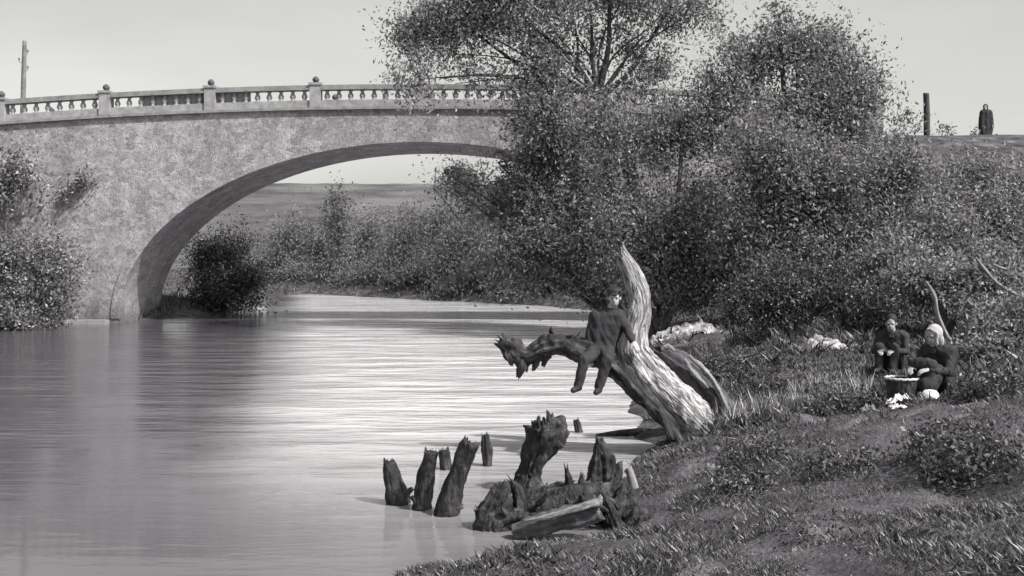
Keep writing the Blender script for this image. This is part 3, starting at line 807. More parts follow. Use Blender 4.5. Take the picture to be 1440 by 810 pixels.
        for q in (0, .3, .6, 1):
            w_ = .80 + .35 * math.sin(q * 2.6)
            m_ = (sl_ + sr_) / 2 * (1 - q) + (kl_ + kr_) / 2 * q; h_ = (sl_ - sr_) / 2 * w_ * (.85 if q < .9 else .6)
            capsule(ck, m_ - h_ - Vector((0, 0, .03)), m_ + h_ - Vector((0, 0, .03)), .13, .13)
            if q: capsule(ck, pm - ph_, m_ - h_, .13, .13); capsule(ck, pm + ph_, m_ + h_, .13, .13); capsule(ck, pm, m_, .15, .15)
            pm, ph_ = m_, h_
        fuse(ck, 'cloak', M['black_cloth'], t, .018, 5)
    return t

# man sitting on the limb, facing us, his left arm hooked round the trunk
D = 14.05
seat = at(846, 492, D)
J = dict(pelvis=at(846, 492, D), chest=at(852, 452, D), neck=at(858, 436, D - .02), head=at(864, 419, D - .05),
         shl=at(873, 444, D), shr=at(836, 446, D), ell=at(884, 468, D - .12), elr=at(828, 474, D - .03), wrl=at(890, 480, D - .30), wrr=at(829, 498, D - .10),
         hdl=(.3, -.35, -.5), hnl=(-.2, .6, -.4), hdr=(0.1, -.35, -.9), hnr=(.2, .8, -.3),
         hpl=at(854, 494, D - .02), hpr=at(838, 494, D - .02), knl=at(854, 507, D - .42), knr=at(822, 506, D - .42), anl=at(842, 545, D - .42), anr=at(813, 542, D - .42),
         toel=at(838, 552, D - .58), toer=at(806, 549, D - .55))
person(seat, J, 'man in dark clothes and cap sitting on the dead limb above the water', (-.12, -.98, -.12), hat='cap')

# person sitting on the bank with a pale headscarf, knees drawn up
D = 14.0
def seated(px, pyg, D, face, sc_=1.0, lean=.10):
    g0 = at(px, pyg, D); g0.z = gz(g0.x, g0.y)
    f = Vector((face[0], face[1], 0)).normalized(); s = Vector((-f.y, f.x, 0)); u = Vector((0, 0, 1))
    P = lambda a, b, c: g0 + (s * a + f * b + u * c) * sc_
    return g0, dict(pelvis=P(0, 0, .12), chest=P(0, lean, .44), neck=P(0, lean + .05, .58), head=P(0, lean + .10, .72),
        shl=P(.18, lean + .01, .53), shr=P(-.18, lean + .01, .53), ell=P(.23, lean + .16, .30), elr=P(-.23, lean + .16, .30),
        wrl=P(.12, lean + .38, .34), wrr=P(-.12, lean + .38, .34), hdl=tuple(f - s * .5 - u * .2), hdr=tuple(f + s * .5 - u * .2), hnl=tuple(-s * .4 - u), hnr=tuple(s * .4 - u),
        hpl=P(.09, .03, .12), hpr=P(-.09, .03, .12), knl=P(.11, .40, .38), knr=P(-.11, .40, .38), anl=P(.10, .46, .07), anr=P(-.10, .46, .07), toel=P(.12, .63, .035), toer=P(-.12, .63, .035))
g0, J = seated(1325, 552, 14.0, (-.75, -.55), 1.05, .08)
person(g0, J, 'person in a pale headscarf and long black dress sitting on the bank', (-.8, -.5, -.25), coat='black_cloth', trous='trouser_cloth', hat='scarf', skirt=True)
g0, J = seated(1256, 500, 16.8, (-.5, -.8), 1.0, .03)
person(g0, J, 'bareheaded person in dark clothes sitting farther back at the foot of the low black bush', (-.4, -.9, -.15), hat=None)

# figure on the embankment road
D = 45.5
f0 = at(1386, 200, D); z0 = gz(f0.x, D); fx0 = f0.x
sc2 = (at(1385, 147, D).z - z0) / 1.70
Q = lambda a, b, c: Vector((fx0 + a * sc2, D + b * sc2, z0 + c * sc2))
J = dict(pelvis=Q(.02, 0, .92), chest=Q(.02, 0, 1.25), neck=Q(0, -.01, 1.44), head=Q(-.02, -.03, 1.57), shl=Q(.20, 0, 1.38), shr=Q(-.17, 0, 1.38), ell=Q(.27, .02, 1.10), elr=Q(-.20, .02, 1.10),
         wrl=Q(.22, -.10, .88), wrr=Q(-.19, -.06, .86), hdl=(0, -.3, -1), hdr=(0, -.3, -1), hnl=(-1, 0, 0), hnr=(1, 0, 0), hpl=Q(.10, 0, .90), hpr=Q(-.08, 0, .90), knl=Q(.11, -.04, .50), knr=Q(-.08, .02, .50),
         anl=Q(.11, 0, .08), anr=Q(-.08, .06, .08), toel=Q(.13, -.17, .04), toer=Q(-.1, -.11, .04))
person((fx0, D, z0), J, 'dark hooded figure in a cloak standing on the embankment road at the far right', (-.5, -.85, 0), hat='hood')

# things beside the people
def gpt(px, D): x = (px - 720) / F * D; return Vector((x, D, gz(x, D)))
D = 13.75
b = gpt(1268, D)
bk = empty('basket', b, 'round open basket with a pale rim standing by the person in the headscarf', 'basket')
zr = at(1268, 517, D).z - b.z; zr = max(.16, min(zr, .34))
mb = MB(); k = 24; V = []; Fc = []
prof2 = [(.13, 0.0), (.16, zr * .35), (.185, zr * .7), (.195, zr), (.175, zr), (.165, zr * .7), (.14, zr * .35), (.11, .02)]
for (r_, z_) in prof2:
    for j in range(k): th = 2 * math.pi * j / k; q = 1 + .015 * ((j % 2) * 2 - 1); V.append((b.x + r_ * q * math.cos(th), b.y + r_ * q * math.sin(th), b.z + z_))
for i in range(len(prof2) - 1):
    for j in range(k): Fc.append((i * k + j, i * k + (j + 1) % k, (i + 1) * k + (j + 1) % k, (i + 1) * k + j))
Fc.append(tuple(range(k - 1, -1, -1))); Fc.append(tuple((len(prof2) - 1) * k + j for j in range(k)))
mb.add(V, Fc); mb.build('basket_body', M['dark_bark'], bk)
mb = MB(); ring = [Vector((b.x + .195 * math.cos(2 * math.pi * j / 32), b.y + .195 * math.sin(2 * math.pi * j / 32), b.z + zr + .004 * (-1) ** j)) for j in range(33)]
sweep(mb, ring, [.017] * 33, 64, 7); mb.build('rim', M['wicker'], bk, True)

def cloth(px, D, w_, label, seed=1, hgt=.12, mat_='pale_cloth'):
    c_ = gpt(px, D); n = 26; V = []; Fc = []
    for i in range(n):
        for j in range(n):
            u = (i / (n - 1) - .5) * 2; v = (j / (n - 1) - .5) * 2
            q = Vector((u * 2.2 + seed * 3.1, v * 2.2, seed))
            z_ = hgt * max(0, (1 - (u * u + v * v) * .5)) * (0.7 + .9 * mnoise.noise(q)) + .03 * abs(mnoise.noise(q * 2.3))
            x = c_.x + w_ * u * (1 + .3 * mnoise.noise(q + Vector((5, 0, 0)))); y = c_.y + w_ * .7 * v * (1 + .3 * mnoise.noise(q + Vector((0, 7, 0))))
            V.append((x, y, max(gz(x, y), c_.z - .1) + .02 + max(z_, 0)))
    for i in range(n - 1):
        for j in range(n - 1): Fc.append((i * n + j, (i + 1) * n + j, (i + 1) * n + j + 1, i * n + j + 1))
    o = mesh_obj('cloth', V, Fc, M[mat_], None, True, loc=c_)
    sd = o.modifiers.new('t', 'SOLIDIFY'); sd.thickness = .012
    return tag(o, label, 'cloth')
cloth(1262, 13.4, .14, 'bright white crumpled cloth lying in front of the basket', 1, .13)
cloth(1262, 12.9, .09, 'small pale rag on the grass nearest the viewer', 2, .05)
cloth(1220, 13.2, .09, 'greyish rag at the left of the scattered picnic things', 3, .12, 'grey_cloth')
c_ = gpt(1308, 13.45)
mb = MB(); lathe(mb, [(.02, .105), (.07, .095), (.10, .06), (.115, .015), (.12, .0), (.11, .0)][::-1], c_ + Vector((0, 0, .02)), 20)
o = mb.build('bowl', M['enamel'], None, True, loc=c_); tag(o, 'white bowl turned upside down at the feet of the person in the headscarf', 'bowl')

# ------------------------------------------------------------------ foliage
def leaf_cloud(clumps, n, size, per_twig=26, spread=0.30, aspect=2.3, droop=0.25, seed=1):
    """leaves gathered round twig ends that fill the clumps; returns vertices and quads"""
    r = np.random.default_rng(seed)
    cl = np.array([[*c[0], *c[1]] for c in clumps], float)
    K = 9                                            # every clump is a cluster of smaller clumps
    wt0 = np.array([c[2] if len(c) > 2 else 1.0 for c in clumps])
    dd = r.normal(size=(len(cl), K, 3)); dd /= np.linalg.norm(dd, axis=2)[:, :, None]
    cc = cl[:, None, :3] + dd * cl[:, None, 3:] * (0.35 + 0.4 * r.random((len(cl), K, 1)))
    rr_ = np.repeat(cl[:, None, 3:], K, 1) * (0.28 + 0.28 * r.random((len(cl), K, 1)))
    clumps = [(tuple(cc[i, k]), tuple(rr_[i, k]), wt0[i]) for i in range(len(cl)) for k in range(K)]
    cl = np.array([[*c[0], *c[1]] for c in clumps], float)
    wts = np.array([c[2] if len(c) > 2 else 1.0 for c in clumps]) * (cl[:, 3] * cl[:, 4] * cl[:, 5]) ** (2 / 3)
    nt_ = max(4, n // per_twig)
    k = r.choice(len(cl), nt_, p=wts / wts.sum())
    d = r.normal(size=(nt_, 3)); d /= np.linalg.norm(d, axis=1)[:, None]
    rad = r.random(nt_) ** 0.45
    # lumpy outline
    lump = 1 + 0.22 * np.sin(d[:, 0] * 5 + k) * np.sin(d[:, 2] * 4.3 + 2 * k) + r.normal(0, 0.10, nt_)
    tw = cl[k, :3] + d * cl[k, 3:] * (rad * lump)[:, None]
    which = r.integers(0, nt_, n)
    sc_ = spread * (0.5 + r.random(nt_))[which]
    g_ = r.normal(size=(n, 3)) * sc_[:, None]; g_[:, 2] -= np.abs(r.normal(size=n)) * droop * sc_
    c = tw[which] + g_
    m = n // 7                                       # leaves along arching wands that leave the clumps
    nw = max(3, m // 16); pick = r.integers(0, nt_, nw)
    wd__ = d[pick] * np.array([1, 1, .6]) + r.normal(0, .35, (nw, 3)); wd__[:, 2] += .45
    wl = (0.35 + 0.9 * r.random(nw)) * np.clip(cl[:, 3:].mean() * 2.2, .15, 1.3)
    wi = r.integers(0, nw, m); tt = r.random(m)
    c[:m] = tw[pick][wi] + wd__[wi] * (wl[wi] * tt)[:, None] + r.normal(0, .05, (m, 3)); c[:m, 2] -= .55 * wl[wi] * tt ** 2
    a = r.normal(size=(n, 3)); a[:, 2] -= 0.5; a /= np.linalg.norm(a, axis=1)[:, None]
    b = np.cross(a, r.normal(size=(n, 3))); b /= np.linalg.norm(b, axis=1)[:, None]
    L_ = size * (0.55 + 0.9 * r.random(n))[:, None]
    W_ = L_ / aspect
    nn = np.cross(a, b)
    V = np.stack([c - a * L_ * 0.5, c + b * W_ * 0.5 + nn * W_ * 0.15, c + a * L_ * 0.5, c - b * W_ * 0.5 + nn * W_ * 0.15], 1).reshape(-1, 3)
    Fq = np.arange(4 * n).reshape(n, 4)
    return V, Fq, tw

def plant(name, base, clumps, n, size, lm, label, cat, group=None, stems=None, trunk_r=0.12, bark='grey_bark', seed=1,
          tree=False, spread=0.34, per_twig=80, twigs=30, droop=0.25, aspect=2.3):
    base = Vector(base)
    t = empty(name, base, label, cat, group)
    V, Fq, tw = leaf_cloud(clumps, n, size, per_twig, spread, aspect, droop, seed)
    mesh_obj('crown' if tree else 'foliage', V, Fq, M[lm], t)
    r = random.Random(seed)
    mb = MB()
    if stems is None:
        stems = []
        for c in clumps:
            e = Vector(c[0]); k_ = min(1, (e - base).length / 3); mid = base.lerp(e, 0.5) + Vector((r.uniform(-.3, .3), r.uniform(-.3, .3), r.uniform(0, .4))) * k_
            stems.append(([base + Vector((r.uniform(-.15, .15), r.uniform(-.15, .15), -0.3)) * (.3 + .7 * k_) if k_ == 1 else base + Vector((0, 0, -.1)), mid, e], [trunk_r, trunk_r * 0.65, trunk_r * 0.3]))
    for pts, rad in stems: sweep(mb, pts, rad, 10, 7, 0.12, 2.0, seed=r.uniform(0, 9))
    ends = [Vector(c[0]) for c in clumps]
    for i in r.sample(range(len(tw)), min(twigs, len(tw))):   # twigs that carry the leaves
        e = Vector(tw[i]); c0 = min(ends, key=lambda q: (q - e).length)
        s0 = c0.lerp(e, 0.05)
        sweep(mb, [s0, s0.lerp(e, 0.5) + Vector((r.uniform(-.15, .15), r.uniform(-.15, .15), r.uniform(-.05, .25))) * min(1, (e - s0).length), e],
              [trunk_r * 0.3, trunk_r * 0.2, min(0.012, trunk_r * .15)], 5, 5)
    mb.build('trunk' if tree else 'stem', M[bark], t, True)
    return t

def cl(px, py, d, rx, ry, rd=None, w=1.0):
    """clump from its place at depth d: half sizes rx, ry measured in the photograph"""
    s = F / d
    return (tuple(at(px, py, d)), (rx / s, rd if rd else 0.8 * max(rx, ry) / s, ry / s), w)

def gp(px, d):
    x = (px - 720) / F * d
    return (x, d, gz(x, d))

# tall loose tree leaning over the bridge, its limbs bare in the middle
D = 37.0
fork = at(842, 135, D); tb = Vector((4.9, 37.0, gz(4.9, 37.0)))
tcl = [cl(606, 34, D, 46, 44, w=1.5), cl(655, 12, D, 60, 34, w=1.2), cl(700, -30, D, 90, 40), cl(640, 76, D, 40, 22, w=.6), cl(588, 112, D - 1, 20, 34, w=.8), cl(770, 95, D, 40, 58), cl(740, 40, D, 50, 40, w=.7),
       cl(780, 10, D, 60, 32, w=.8), cl(700, 110, D, 50, 26, w=.45), cl(640, 118, D - .5, 50, 10, w=.2), cl(880, -30, D, 110, 40, w=.7), cl(930, 20, D, 50, 40, w=.6), cl(985, 5, D, 36, 26, w=.6),
       cl(925, 85, D, 46, 30, w=.5), cl(835, 60, D + 1, 46, 44, w=.28), cl(880, 70, D + 1, 40, 40, w=.25), cl(830, 165, D, 60, 30, w=.9), cl(910, 130, D, 40, 30, w=.6), cl(760, 160, D, 60, 34)]
tall = empty('tall_tree', tb, 'tall loose tree with forking bare limbs rising above the middle of the balustrade', 'tree')
V, Fq, tw = leaf_cloud(tcl, 62000, 0.13, 130, 0.40, 2.3, 0.5, 11)
mesh_obj('crown', V, Fq, M['leaf_mid'], tall)
mb = MB(); sweep(mb, [tb - Vector((0, 0, .4)), tb.lerp(fork, 0.5) + Vector((0.5, 0.1, 0)), fork], [0.34, 0.26, 0.19], 16, 10, 0.1)
r = random.Random(3)
ends = [Vector(c[0]) for c in tcl]
for i in r.sample(range(len(tw)), 90):
    e = Vector(tw[i]); c0 = min(ends, key=lambda q: (q - e).length)
    sweep(mb, [c0, c0.lerp(e, .5) + Vector((0, 0, .1)), e], [0.03, 0.02, 0.01], 5, 5)
for e in ends: sweep(mb, [fork, fork.lerp(e, .35) + Vector((r.uniform(-.3, .3), 0, .35)), fork.lerp(e, .7) + Vector((r.uniform(-.3, .3), 0, .3)), e], [.05, .035, .025, .012], 9, 5)
mb.build('trunk', M['dark_bark'], tall, True)
for (a, b, c, r0) in (((815, 100), (812, 60), (806, 20), .06), ((833, 88), (832, 40), (828, -20), .07), ((855, 70), (857, 20), (858, -70), .09),
                      ((866, 105), (885, 75), (905, 50), .06), ((880, 108), (905, 72), (948, 0), .09), ((760, 110), (700, 70), (640, 25), .07), ((790, 70), (740, 30), (700, -30), .06), ((780, 120), (700, 105), (620, 110), .05)):
    mb = MB(); sweep(mb, [fork, at(*a, D), at(*b, D), at(*c, D)], [r0 * 1.4, r0, r0 * .75, r0 * .4], 14, 7, 0.08)
    mb.build('limb', M['dark_bark'], tall, True)

plant('rounded_tree', gp(1120, 33), [cl(1060, 75, 33, 50, 50), cl(1120, 55, 33, 60, 44), cl(1180, 90, 33, 48, 52), cl(1212, 140, 33, 30, 56, w=.8), cl(1030, 130, 33, 50, 50), cl(1110, 140, 33, 80, 60), cl(1170, 190, 33, 66, 60), cl(1095, 22, 33, 22, 16, w=.7), cl(1000, 105, 33, 30, 30, w=.5)],
      36000, 0.125, 'leaf_mid', 'rounded tree with a drooping right side standing highest in the right thicket', 'tree', tree=True, trunk_r=0.16, seed=21, twigs=60, droop=0.6, per_twig=80)

TG = 'willow bushes along the right bank'
plant('willow_bush', gp(905, 38.5), [cl(760, 255, 38, 60, 60), cl(735, 330, 38, 50, 62), cl(790, 350, 38, 60, 66), cl(715, 262, 38, 36, 22, w=.25), cl(690, 300, 38, 34, 30, w=.6), cl(830, 280, 38, 60, 80), cl(850, 380, 38, 50, 46), cl(780, 210, 38, 56, 40), cl(715, 375, 38, 40, 36, w=.8), cl(640, 268, 38.6, 44, 16, w=.2), cl(625, 242, 38.6, 22, 8, w=.25), cl(700, 228, 38.6, 40, 10, w=.12)],
      52000, 0.125, 'leaf_dark', 'overhanging dark willow bush dipping to the water under the right side of the arch', 'bush', TG, seed=31, twigs=50)
plant('willow_bush', gp(925, 33), [cl(890, 200, 33, 76, 64), cl(960, 180, 33, 76, 58), cl(900, 310, 33, 84, 76), cl(975, 300, 33, 76, 84), cl(930, 390, 33, 90, 50), cl(840, 170, 33.5, 60, 40), cl(1000, 390, 33, 50, 50)],
      56000, 0.11, 'leaf_dark', 'broad dark willow bush straight behind the pale leaning trunk', 'bush', TG, seed=32, twigs=40)
plant('willow_bush', gp(1080, 31), [cl(1060, 220, 31, 80, 60), cl(1130, 250, 31, 80, 66), cl(1060, 320, 31, 80, 70), cl(1140, 340, 31, 76, 60), cl(1200, 250, 31, 56, 56), cl(1190, 330, 31, 60, 60)],
      50000, 0.11, 'leaf_mid', 'speckled willow bush below the rounded tree', 'bush', TG, seed=33, twigs=40)
plant('willow_bush', gp(1270, 30), [cl(1265, 265, 31, 50, 56), cl(1290, 330, 30, 60, 56), cl(1230, 370, 29, 60, 40), cl(1320, 290, 32, 50, 50)],
      34000, 0.105, 'leaf_dark', 'dark bush on the embankment slope below the wooden post', 'bush', TG, seed=34)
plant('willow_bush', gp(1385, 31), [cl(1380, 260, 33, 60, 46), cl(1410, 320, 31, 60, 50), cl(1355, 340, 30, 50, 44), cl(1440, 270, 32, 40, 50)],
      34000, 0.105, 'leaf_mid', 'paler bush on the embankment slope below the figure on the road', 'bush', TG, seed=35)
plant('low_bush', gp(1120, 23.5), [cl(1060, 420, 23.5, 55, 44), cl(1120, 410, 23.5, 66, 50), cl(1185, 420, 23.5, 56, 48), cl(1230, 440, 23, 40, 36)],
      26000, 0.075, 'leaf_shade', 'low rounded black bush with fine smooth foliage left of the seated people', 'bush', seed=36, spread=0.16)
plant('bramble', gp(1330, 21), [cl(1300, 400, 22, 46, 34), cl(1360, 400, 21, 50, 40), cl(1420, 390, 21, 50, 40), cl(1390, 440, 19, 60, 24, w=.7)],
      16000, 0.09, 'leaf_dark', 'tangled bramble behind the person with the pale headscarf', 'bush', seed=37, spread=0.2)
plant('bramble', gp(1440, 17), [cl(1425, 470, 17, 40, 26), cl(1465, 450, 17, 40, 40), cl(1390, 480, 16.5, 26, 14, w=.7)],
      9000, 0.07, 'leaf_mid', 'loose bramble at the right edge of the bank', 'bush', seed=38, spread=0.2)
for k, (px_, d_, w_, lab) in enumerate(((1190, 10.6, 70, 'dark flat weed patch at the middle of the right foreground'), (1075, 11.6, 45, 'dark weed clump at the foot of the split trunk'), (1330, 10.4, 50, 'dark flat weed patch toward the right edge of the foreground'), (1050, 10.4, 40, 'small dark weed patch nearest the stump heap'))):
    b_ = gp(px_, d_); y_ = HY + (CZ - b_[2]) * F / d_
    plant('weed_patch', b_, [cl(px_ + q * w_ * .6, y_ - 3 + 3 * (q % 2), d_ + .15 * q, w_ * .5, 8, .35) for q in (-1, 0, 1)], 2200, .05, 'leaf_shade', lab, 'weeds', seed=90 + k, trunk_r=.012, twigs=8, spread=.10, per_twig=14)
for k, (px_, d_, w_, h_, lab) in enumerate(((1035, 18.5, 44, 20, 'dark scrub clump just behind the split trunk'), (1090, 16.6, 40, 16, 'small dark scrub clump between the split trunk and the seated people'), (1405, 13.2, 44, 22, 'dark scrub clump at the right edge beside the wooden stick'), (1180, 14.3, 34, 12, 'low dark scrub at the left of the basket'), (1390, 9.6, 70, 14, 'wide dark scrub patch in the lower right corner of the bank'))):
    b_ = gp(px_, d_); y_ = HY + (CZ - b_[2]) * F / d_
    plant('scrub', b_, [cl(px_ + q * w_ * .6, y_ - h_ * .5 + 4 * (q % 2), d_ + .15 * q, w_ * .5, h_ * .6, .4) for q in (-1, 0, 1)], 4200, .055, 'leaf_shade', lab, 'scrub', seed=190 + k, trunk_r=.014, twigs=16, spread=.12, per_twig=16)
# thin shrubs on the skyline
plant('spindly_shrub', (at(1270, 195, 43).x, 43, 7.0), [cl(1268, 168, 43, 14, 14), cl(1282, 162, 43, 8, 10), cl(1287, 180, 43, 9, 8)], 330, 0.15, 'leaf_mid',
      'see-through shrub on the skyline left of the wooden post', 'shrub', per_twig=9, seed=141, spread=0.30, trunk_r=0.010, twigs=12)
plant('spindly_shrub', (at(1332, 195, 43).x, 43, 7.0), [cl(1330, 180, 43, 7, 9), cl(1338, 190, 43, 8, 6)], 160, 0.13, 'leaf_dark',
      'small bent weed on the skyline just right of the wooden post', 'shrub', per_twig=14, seed=42, spread=0.12, trunk_r=0.025, twigs=6)
plant('spindly_shrub', (at(1372, 195, 43).x, 43, 7.0), [cl(1371, 188, 43, 5, 10)], 110, 0.13, 'leaf_dark',
      'tiny spiky plant on the skyline beside the figure on the road', 'shrub', per_twig=14, seed=43, spread=0.1, trunk_r=0.02, twigs=4)
plant('spindly_shrub', (at(540, 120, 43).x, YB + 0.6, 8.3), [cl(541, 112, 42.6, 5, 9), cl(552, 106, 42.6, 6, 10), cl(562, 112, 42.6, 6, 8)], 160, 0.13, 'leaf_mid',
      'small weed sprouting over the balustrade left of the tall tree', 'shrub', per_twig=14, seed=44, spread=0.12, trunk_r=0.02, twigs=6)
# left bank
plant('bank_bush', (-18.2, 39.0, gz(-18.2, 39)), [cl(12, 355, 39, 40, 36), cl(66, 365, 39, 34, 34), cl(30, 410, 39, 56, 40), cl(82, 385, 39, 34, 24), cl(70, 425, 39, 34, 34), cl(50, 442, 38.5, 50, 20), cl(-60, 380, 39, 60, 80)],
      34000, 0.125, 'leaf_dark', 'big dark bush at the left edge with its foot in the river', 'bush', seed=51, droop=0.1)
plant('wall_shrub', (-19.5, 41.0, gz(-19.5, 41)), [cl(14, 245, 41, 34, 26), cl(-20, 270, 41, 44, 40), cl(38, 262, 41, 18, 12, w=.6)],
      4200, 0.17, 'leaf_dark', 'dark shrub against the bridge wall above the big left bush', 'shrub', seed=52)
plant('wall_tuft', (at(115, 258, 41.8).x, 41.9, at(115, 268, 41.8).z), [cl(117, 256, 41.75, 16, 12, .25), cl(88, 272, 41.75, 8, 7, .2)],
      500, 0.15, 'leaf_dark', 'small tuft of plants growing out of the bridge wall', 'shrub', per_twig=14, seed=53, trunk_r=0.02, twigs=6, spread=0.15)
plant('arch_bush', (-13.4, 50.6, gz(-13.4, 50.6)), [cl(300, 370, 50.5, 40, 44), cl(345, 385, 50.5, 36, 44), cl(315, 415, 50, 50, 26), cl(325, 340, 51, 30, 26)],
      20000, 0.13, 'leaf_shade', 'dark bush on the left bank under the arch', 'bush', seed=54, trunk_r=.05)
# trees across the river
FG = 'trees on the far bank seen through the arch'
def ft(px, d, parts, n, label, seed, name='far_tree', mat_='leaf_far', tree=True, size=.20, spread=.6):
    x = (px - 720) / F * d
    plant(name, (x, d, gz(x, d)), [cl(a, b, d, c, e, w=w) for a, b, c, e, w in parts] + [cl(parts[0][0] + 8, HY + (CZ - 1.0) * F / d, d - 3, 62, 16)], int(n * 3.0), size, mat_, label, 'tree', FG, tree=tree, seed=seed, trunk_r=.14, spread=spread, twigs=25)
ft(475, 84, [(474, 285, 9, 22, 1), (476, 325, 12, 34, 1), (474, 370, 14, 34, 1)], 3600, 'slim dark poplar standing above the other trees in the arch', 61, 'poplar_tree', 'leaf_far_dark')
ft(420, 86, [(415, 330, 46, 36, 1), (440, 375, 46, 36, 1), (395, 380, 36, 34, 1)], 6500, 'round pale tree left of the poplar in the arch', 62)
ft(520, 80, [(515, 335, 36, 36, 1), (530, 380, 44, 36, 1), (495, 390, 34, 26, 1)], 6500, 'pale bushy tree right of the poplar in the arch', 63)
ft(570, 74, [(565, 350, 30, 46, 1), (575, 390, 34, 30, 1)], 5500, 'dark narrow tree in the middle of the arch by the far waterline', 64, mat_='leaf_far_dark')
ft(610, 82, [(590, 315, 40, 30, 1), (640, 310, 46, 34, 1), (620, 360, 56, 40, 1)], 7500, 'wide tree behind the dark narrow one in the arch', 65)
ft(660, 68, [(650, 350, 50, 46, 1), (690, 380, 46, 40, 1), (630, 390, 40, 30, 1)], 7500, 'mid grey tree at the far waterline left of the overhanging willow', 66, mat_='leaf_far_dark')
ft(760, 63, [(740, 330, 60, 60, 1), (800, 360, 70, 60, 1), (740, 400, 50, 30, 1)], 8500, 'dark tree on the far bank behind the overhanging willow', 67, mat_='leaf_far_dark')
ft(690, 74, [(640, 252, 40, 24, .35), (690, 256, 34, 24, .3), (610, 264, 26, 12, .35), (700, 300, 50, 36, 1), (650, 236, 22, 10, .25)], 3600, 'tall feathery tree showing against the sky under the arch', 68, mat_='leaf_far_dark', spread=.35)
ft(880, 60, [(860, 330, 70, 70, 1), (900, 390, 70, 40, 1)], 7000, 'dark tree on the far bank hidden behind the broad willow', 69, mat_='leaf_far_dark')

# ------------------------------------------------------------------ pale sand and grass
def sand_patch(poly, name, label):
    pass
def scatter(name, n, xr, yr, hmin, hmax, wid, material, dens, seed, lean=.5, smin=.15, cull=True):
    r = np.random.default_rng(seed)
    # more blades close by: y drawn with density ~ 1/y
    y = yr[0] * (yr[1] / yr[0]) ** r.random(n)
    x = xr[0] + (xr[1] - xr[0]) * r.random(n)
    if cull:
        x = x * y / 16.0
    s = sdf(x, y)
    keep = (s > smin + 0.35 * vnoise(x, y, .9, 1)) & (dens(x, y) > r.random(n))
    x = x[keep]; y = y[keep]; n = len(x)
    z = height(x, y) - .01
    h = (hmin + (hmax - hmin) * r.random(n) ** 2) * (0.25 + 1.5 * (vnoise(x, y, .45, 12) + .5) ** 1.5) * np.clip(y / 14, .75, 2.2)
    th = r.random(n) * 2 * np.pi; ln = r.random(n) * lean
    wv = wid * np.clip(y / 14, .8, 2.5) * (0.6 + .8 * r.random(n))
    a = np.stack([np.cos(th), np.sin(th), np.zeros(n)], 1); ph = th + r.normal(0, .7, n) + 1.57
    d = np.stack([np.cos(ph) * ln, np.sin(ph) * ln, np.ones(n)], 1)
    p = np.stack([x, y, z], 1)
    V = np.stack([p - a * wv[:, None], p + a * wv[:, None], p + d * h[:, None] * .6 + a * wv[:, None] * .7, p + d * h[:, None] * np.array([1.4, 1.4, 1])], 1).reshape(-1, 3)
    Fq = np.arange(4 * n).reshape(n, 4)
    o = mesh_obj(name, V, Fq, material); return o
patch = lambda x, y: np.clip(.62 + 1.3 * vnoise(x, y, 1.1, 21) + 1.3 * vnoise(x, y, .35, 22), 0.12, 1)
o = scatter('grass', 640000, (-3.5, 12), (4.5, 26), .02, .085, .0036, M['grass'], patch, 5, .9)
tag(o, 'short dry tufted grass covering the right bank', 'grass', kind='stuff')
reedd = lambda x, y: ((np.abs(x - (1165 - 720) / F * y) < .55) & (y > 14.6) & (y < 16.6)) * .5 + (np.hypot(x - b1.x - .15, y - 14.6) < .75) * .30 + (np.hypot(x - 2.7, y - 13.9) < .5) * .12
o = scatter('reeds', 90000, (1.5, 6.5), (13, 22), .10, .28, .004, M['reed'], reedd, 6, .35)
tag(o, 'pale reeds and weeds behind the trunk foot', 'reeds', kind='stuff')
o = scatter('marsh_grass', 150000, (1.0, 10), (15, 36), .05, .14, .008, M['marsh'], lambda x, y: np.clip(.5 + 1.3 * vnoise(x, y, 1.6, 31), .05, 1) * (1 - .93 * ((np.abs(x / y * F + 720 - 965) < 62) & (y > 23) & (y < 37.5))) * (1 - .85 * ((np.abs(x / y * F + 720 - 1155) < 58) & (y > 16) & (y < 21))), 7)
tag(o, 'taller marsh grass between the trunk and the willow bushes', 'grass', kind='stuff')
o = scatter('bank_litter', 90000, (-30, 14), (38, 110),  .08, .20, .008, M['marsh'], lambda x, y: np.full(x.shape, .9), 8, cull=False)
tag(o, 'rough grass on the far banks and embankments', 'grass', kind='stuff')
o = scatter('litter', 90000, (-3.5, 12), (4.5, 24), .006, .022, .004, M['grass'], lambda x, y: np.clip(.5 + 1.2 * vnoise(x, y, .8, 41), 0, 1), 17, 6.0)
tag(o, 'dry straw and leaf litter lying on the bank', 'litter', kind='stuff')
o = scatter('litter', 120000, (-3.5, 12), (4.5, 24), .008, .03, .009, M['leaf_shade'], lambda x, y: np.clip(.6 - 1.2 * vnoise(x, y, .8, 41), 0, 1), 18, 5.0)
tag(o, 'dead dark leaves lying on the bank', 'litter', kind='stuff')
wd1 = lambda x, y: np.clip(.22 - 2.2 * vnoise(x, y, 1.1, 21) - .8 * vnoise(x, y, .35, 22), 0, 1)
o = scatter('weeds', 130000, (-3.5, 12), (5.5, 22), .03, .10, .011, M['leaf_shade'], wd1, 15, 1.1)
tag(o, 'dark broad-leaved weeds in patches between the dry grass', 'weeds', kind='stuff')
o = scatter('weeds', 110000, (0.8, 10), (13.2, 30), .04, .16, .013, M['leaf_shade'], lambda x, y: np.clip(.45 - 1.0 * vnoise(x, y, 1.6, 31), 0, 1) * (1 - .95 * ((np.abs(x / y * F + 720 - 965) < 62) & (y > 23) & (y < 37.5))), 16, 1.0)
tag(o, 'dark marsh weeds around the foot of the trunks', 'weeds', kind='stuff')
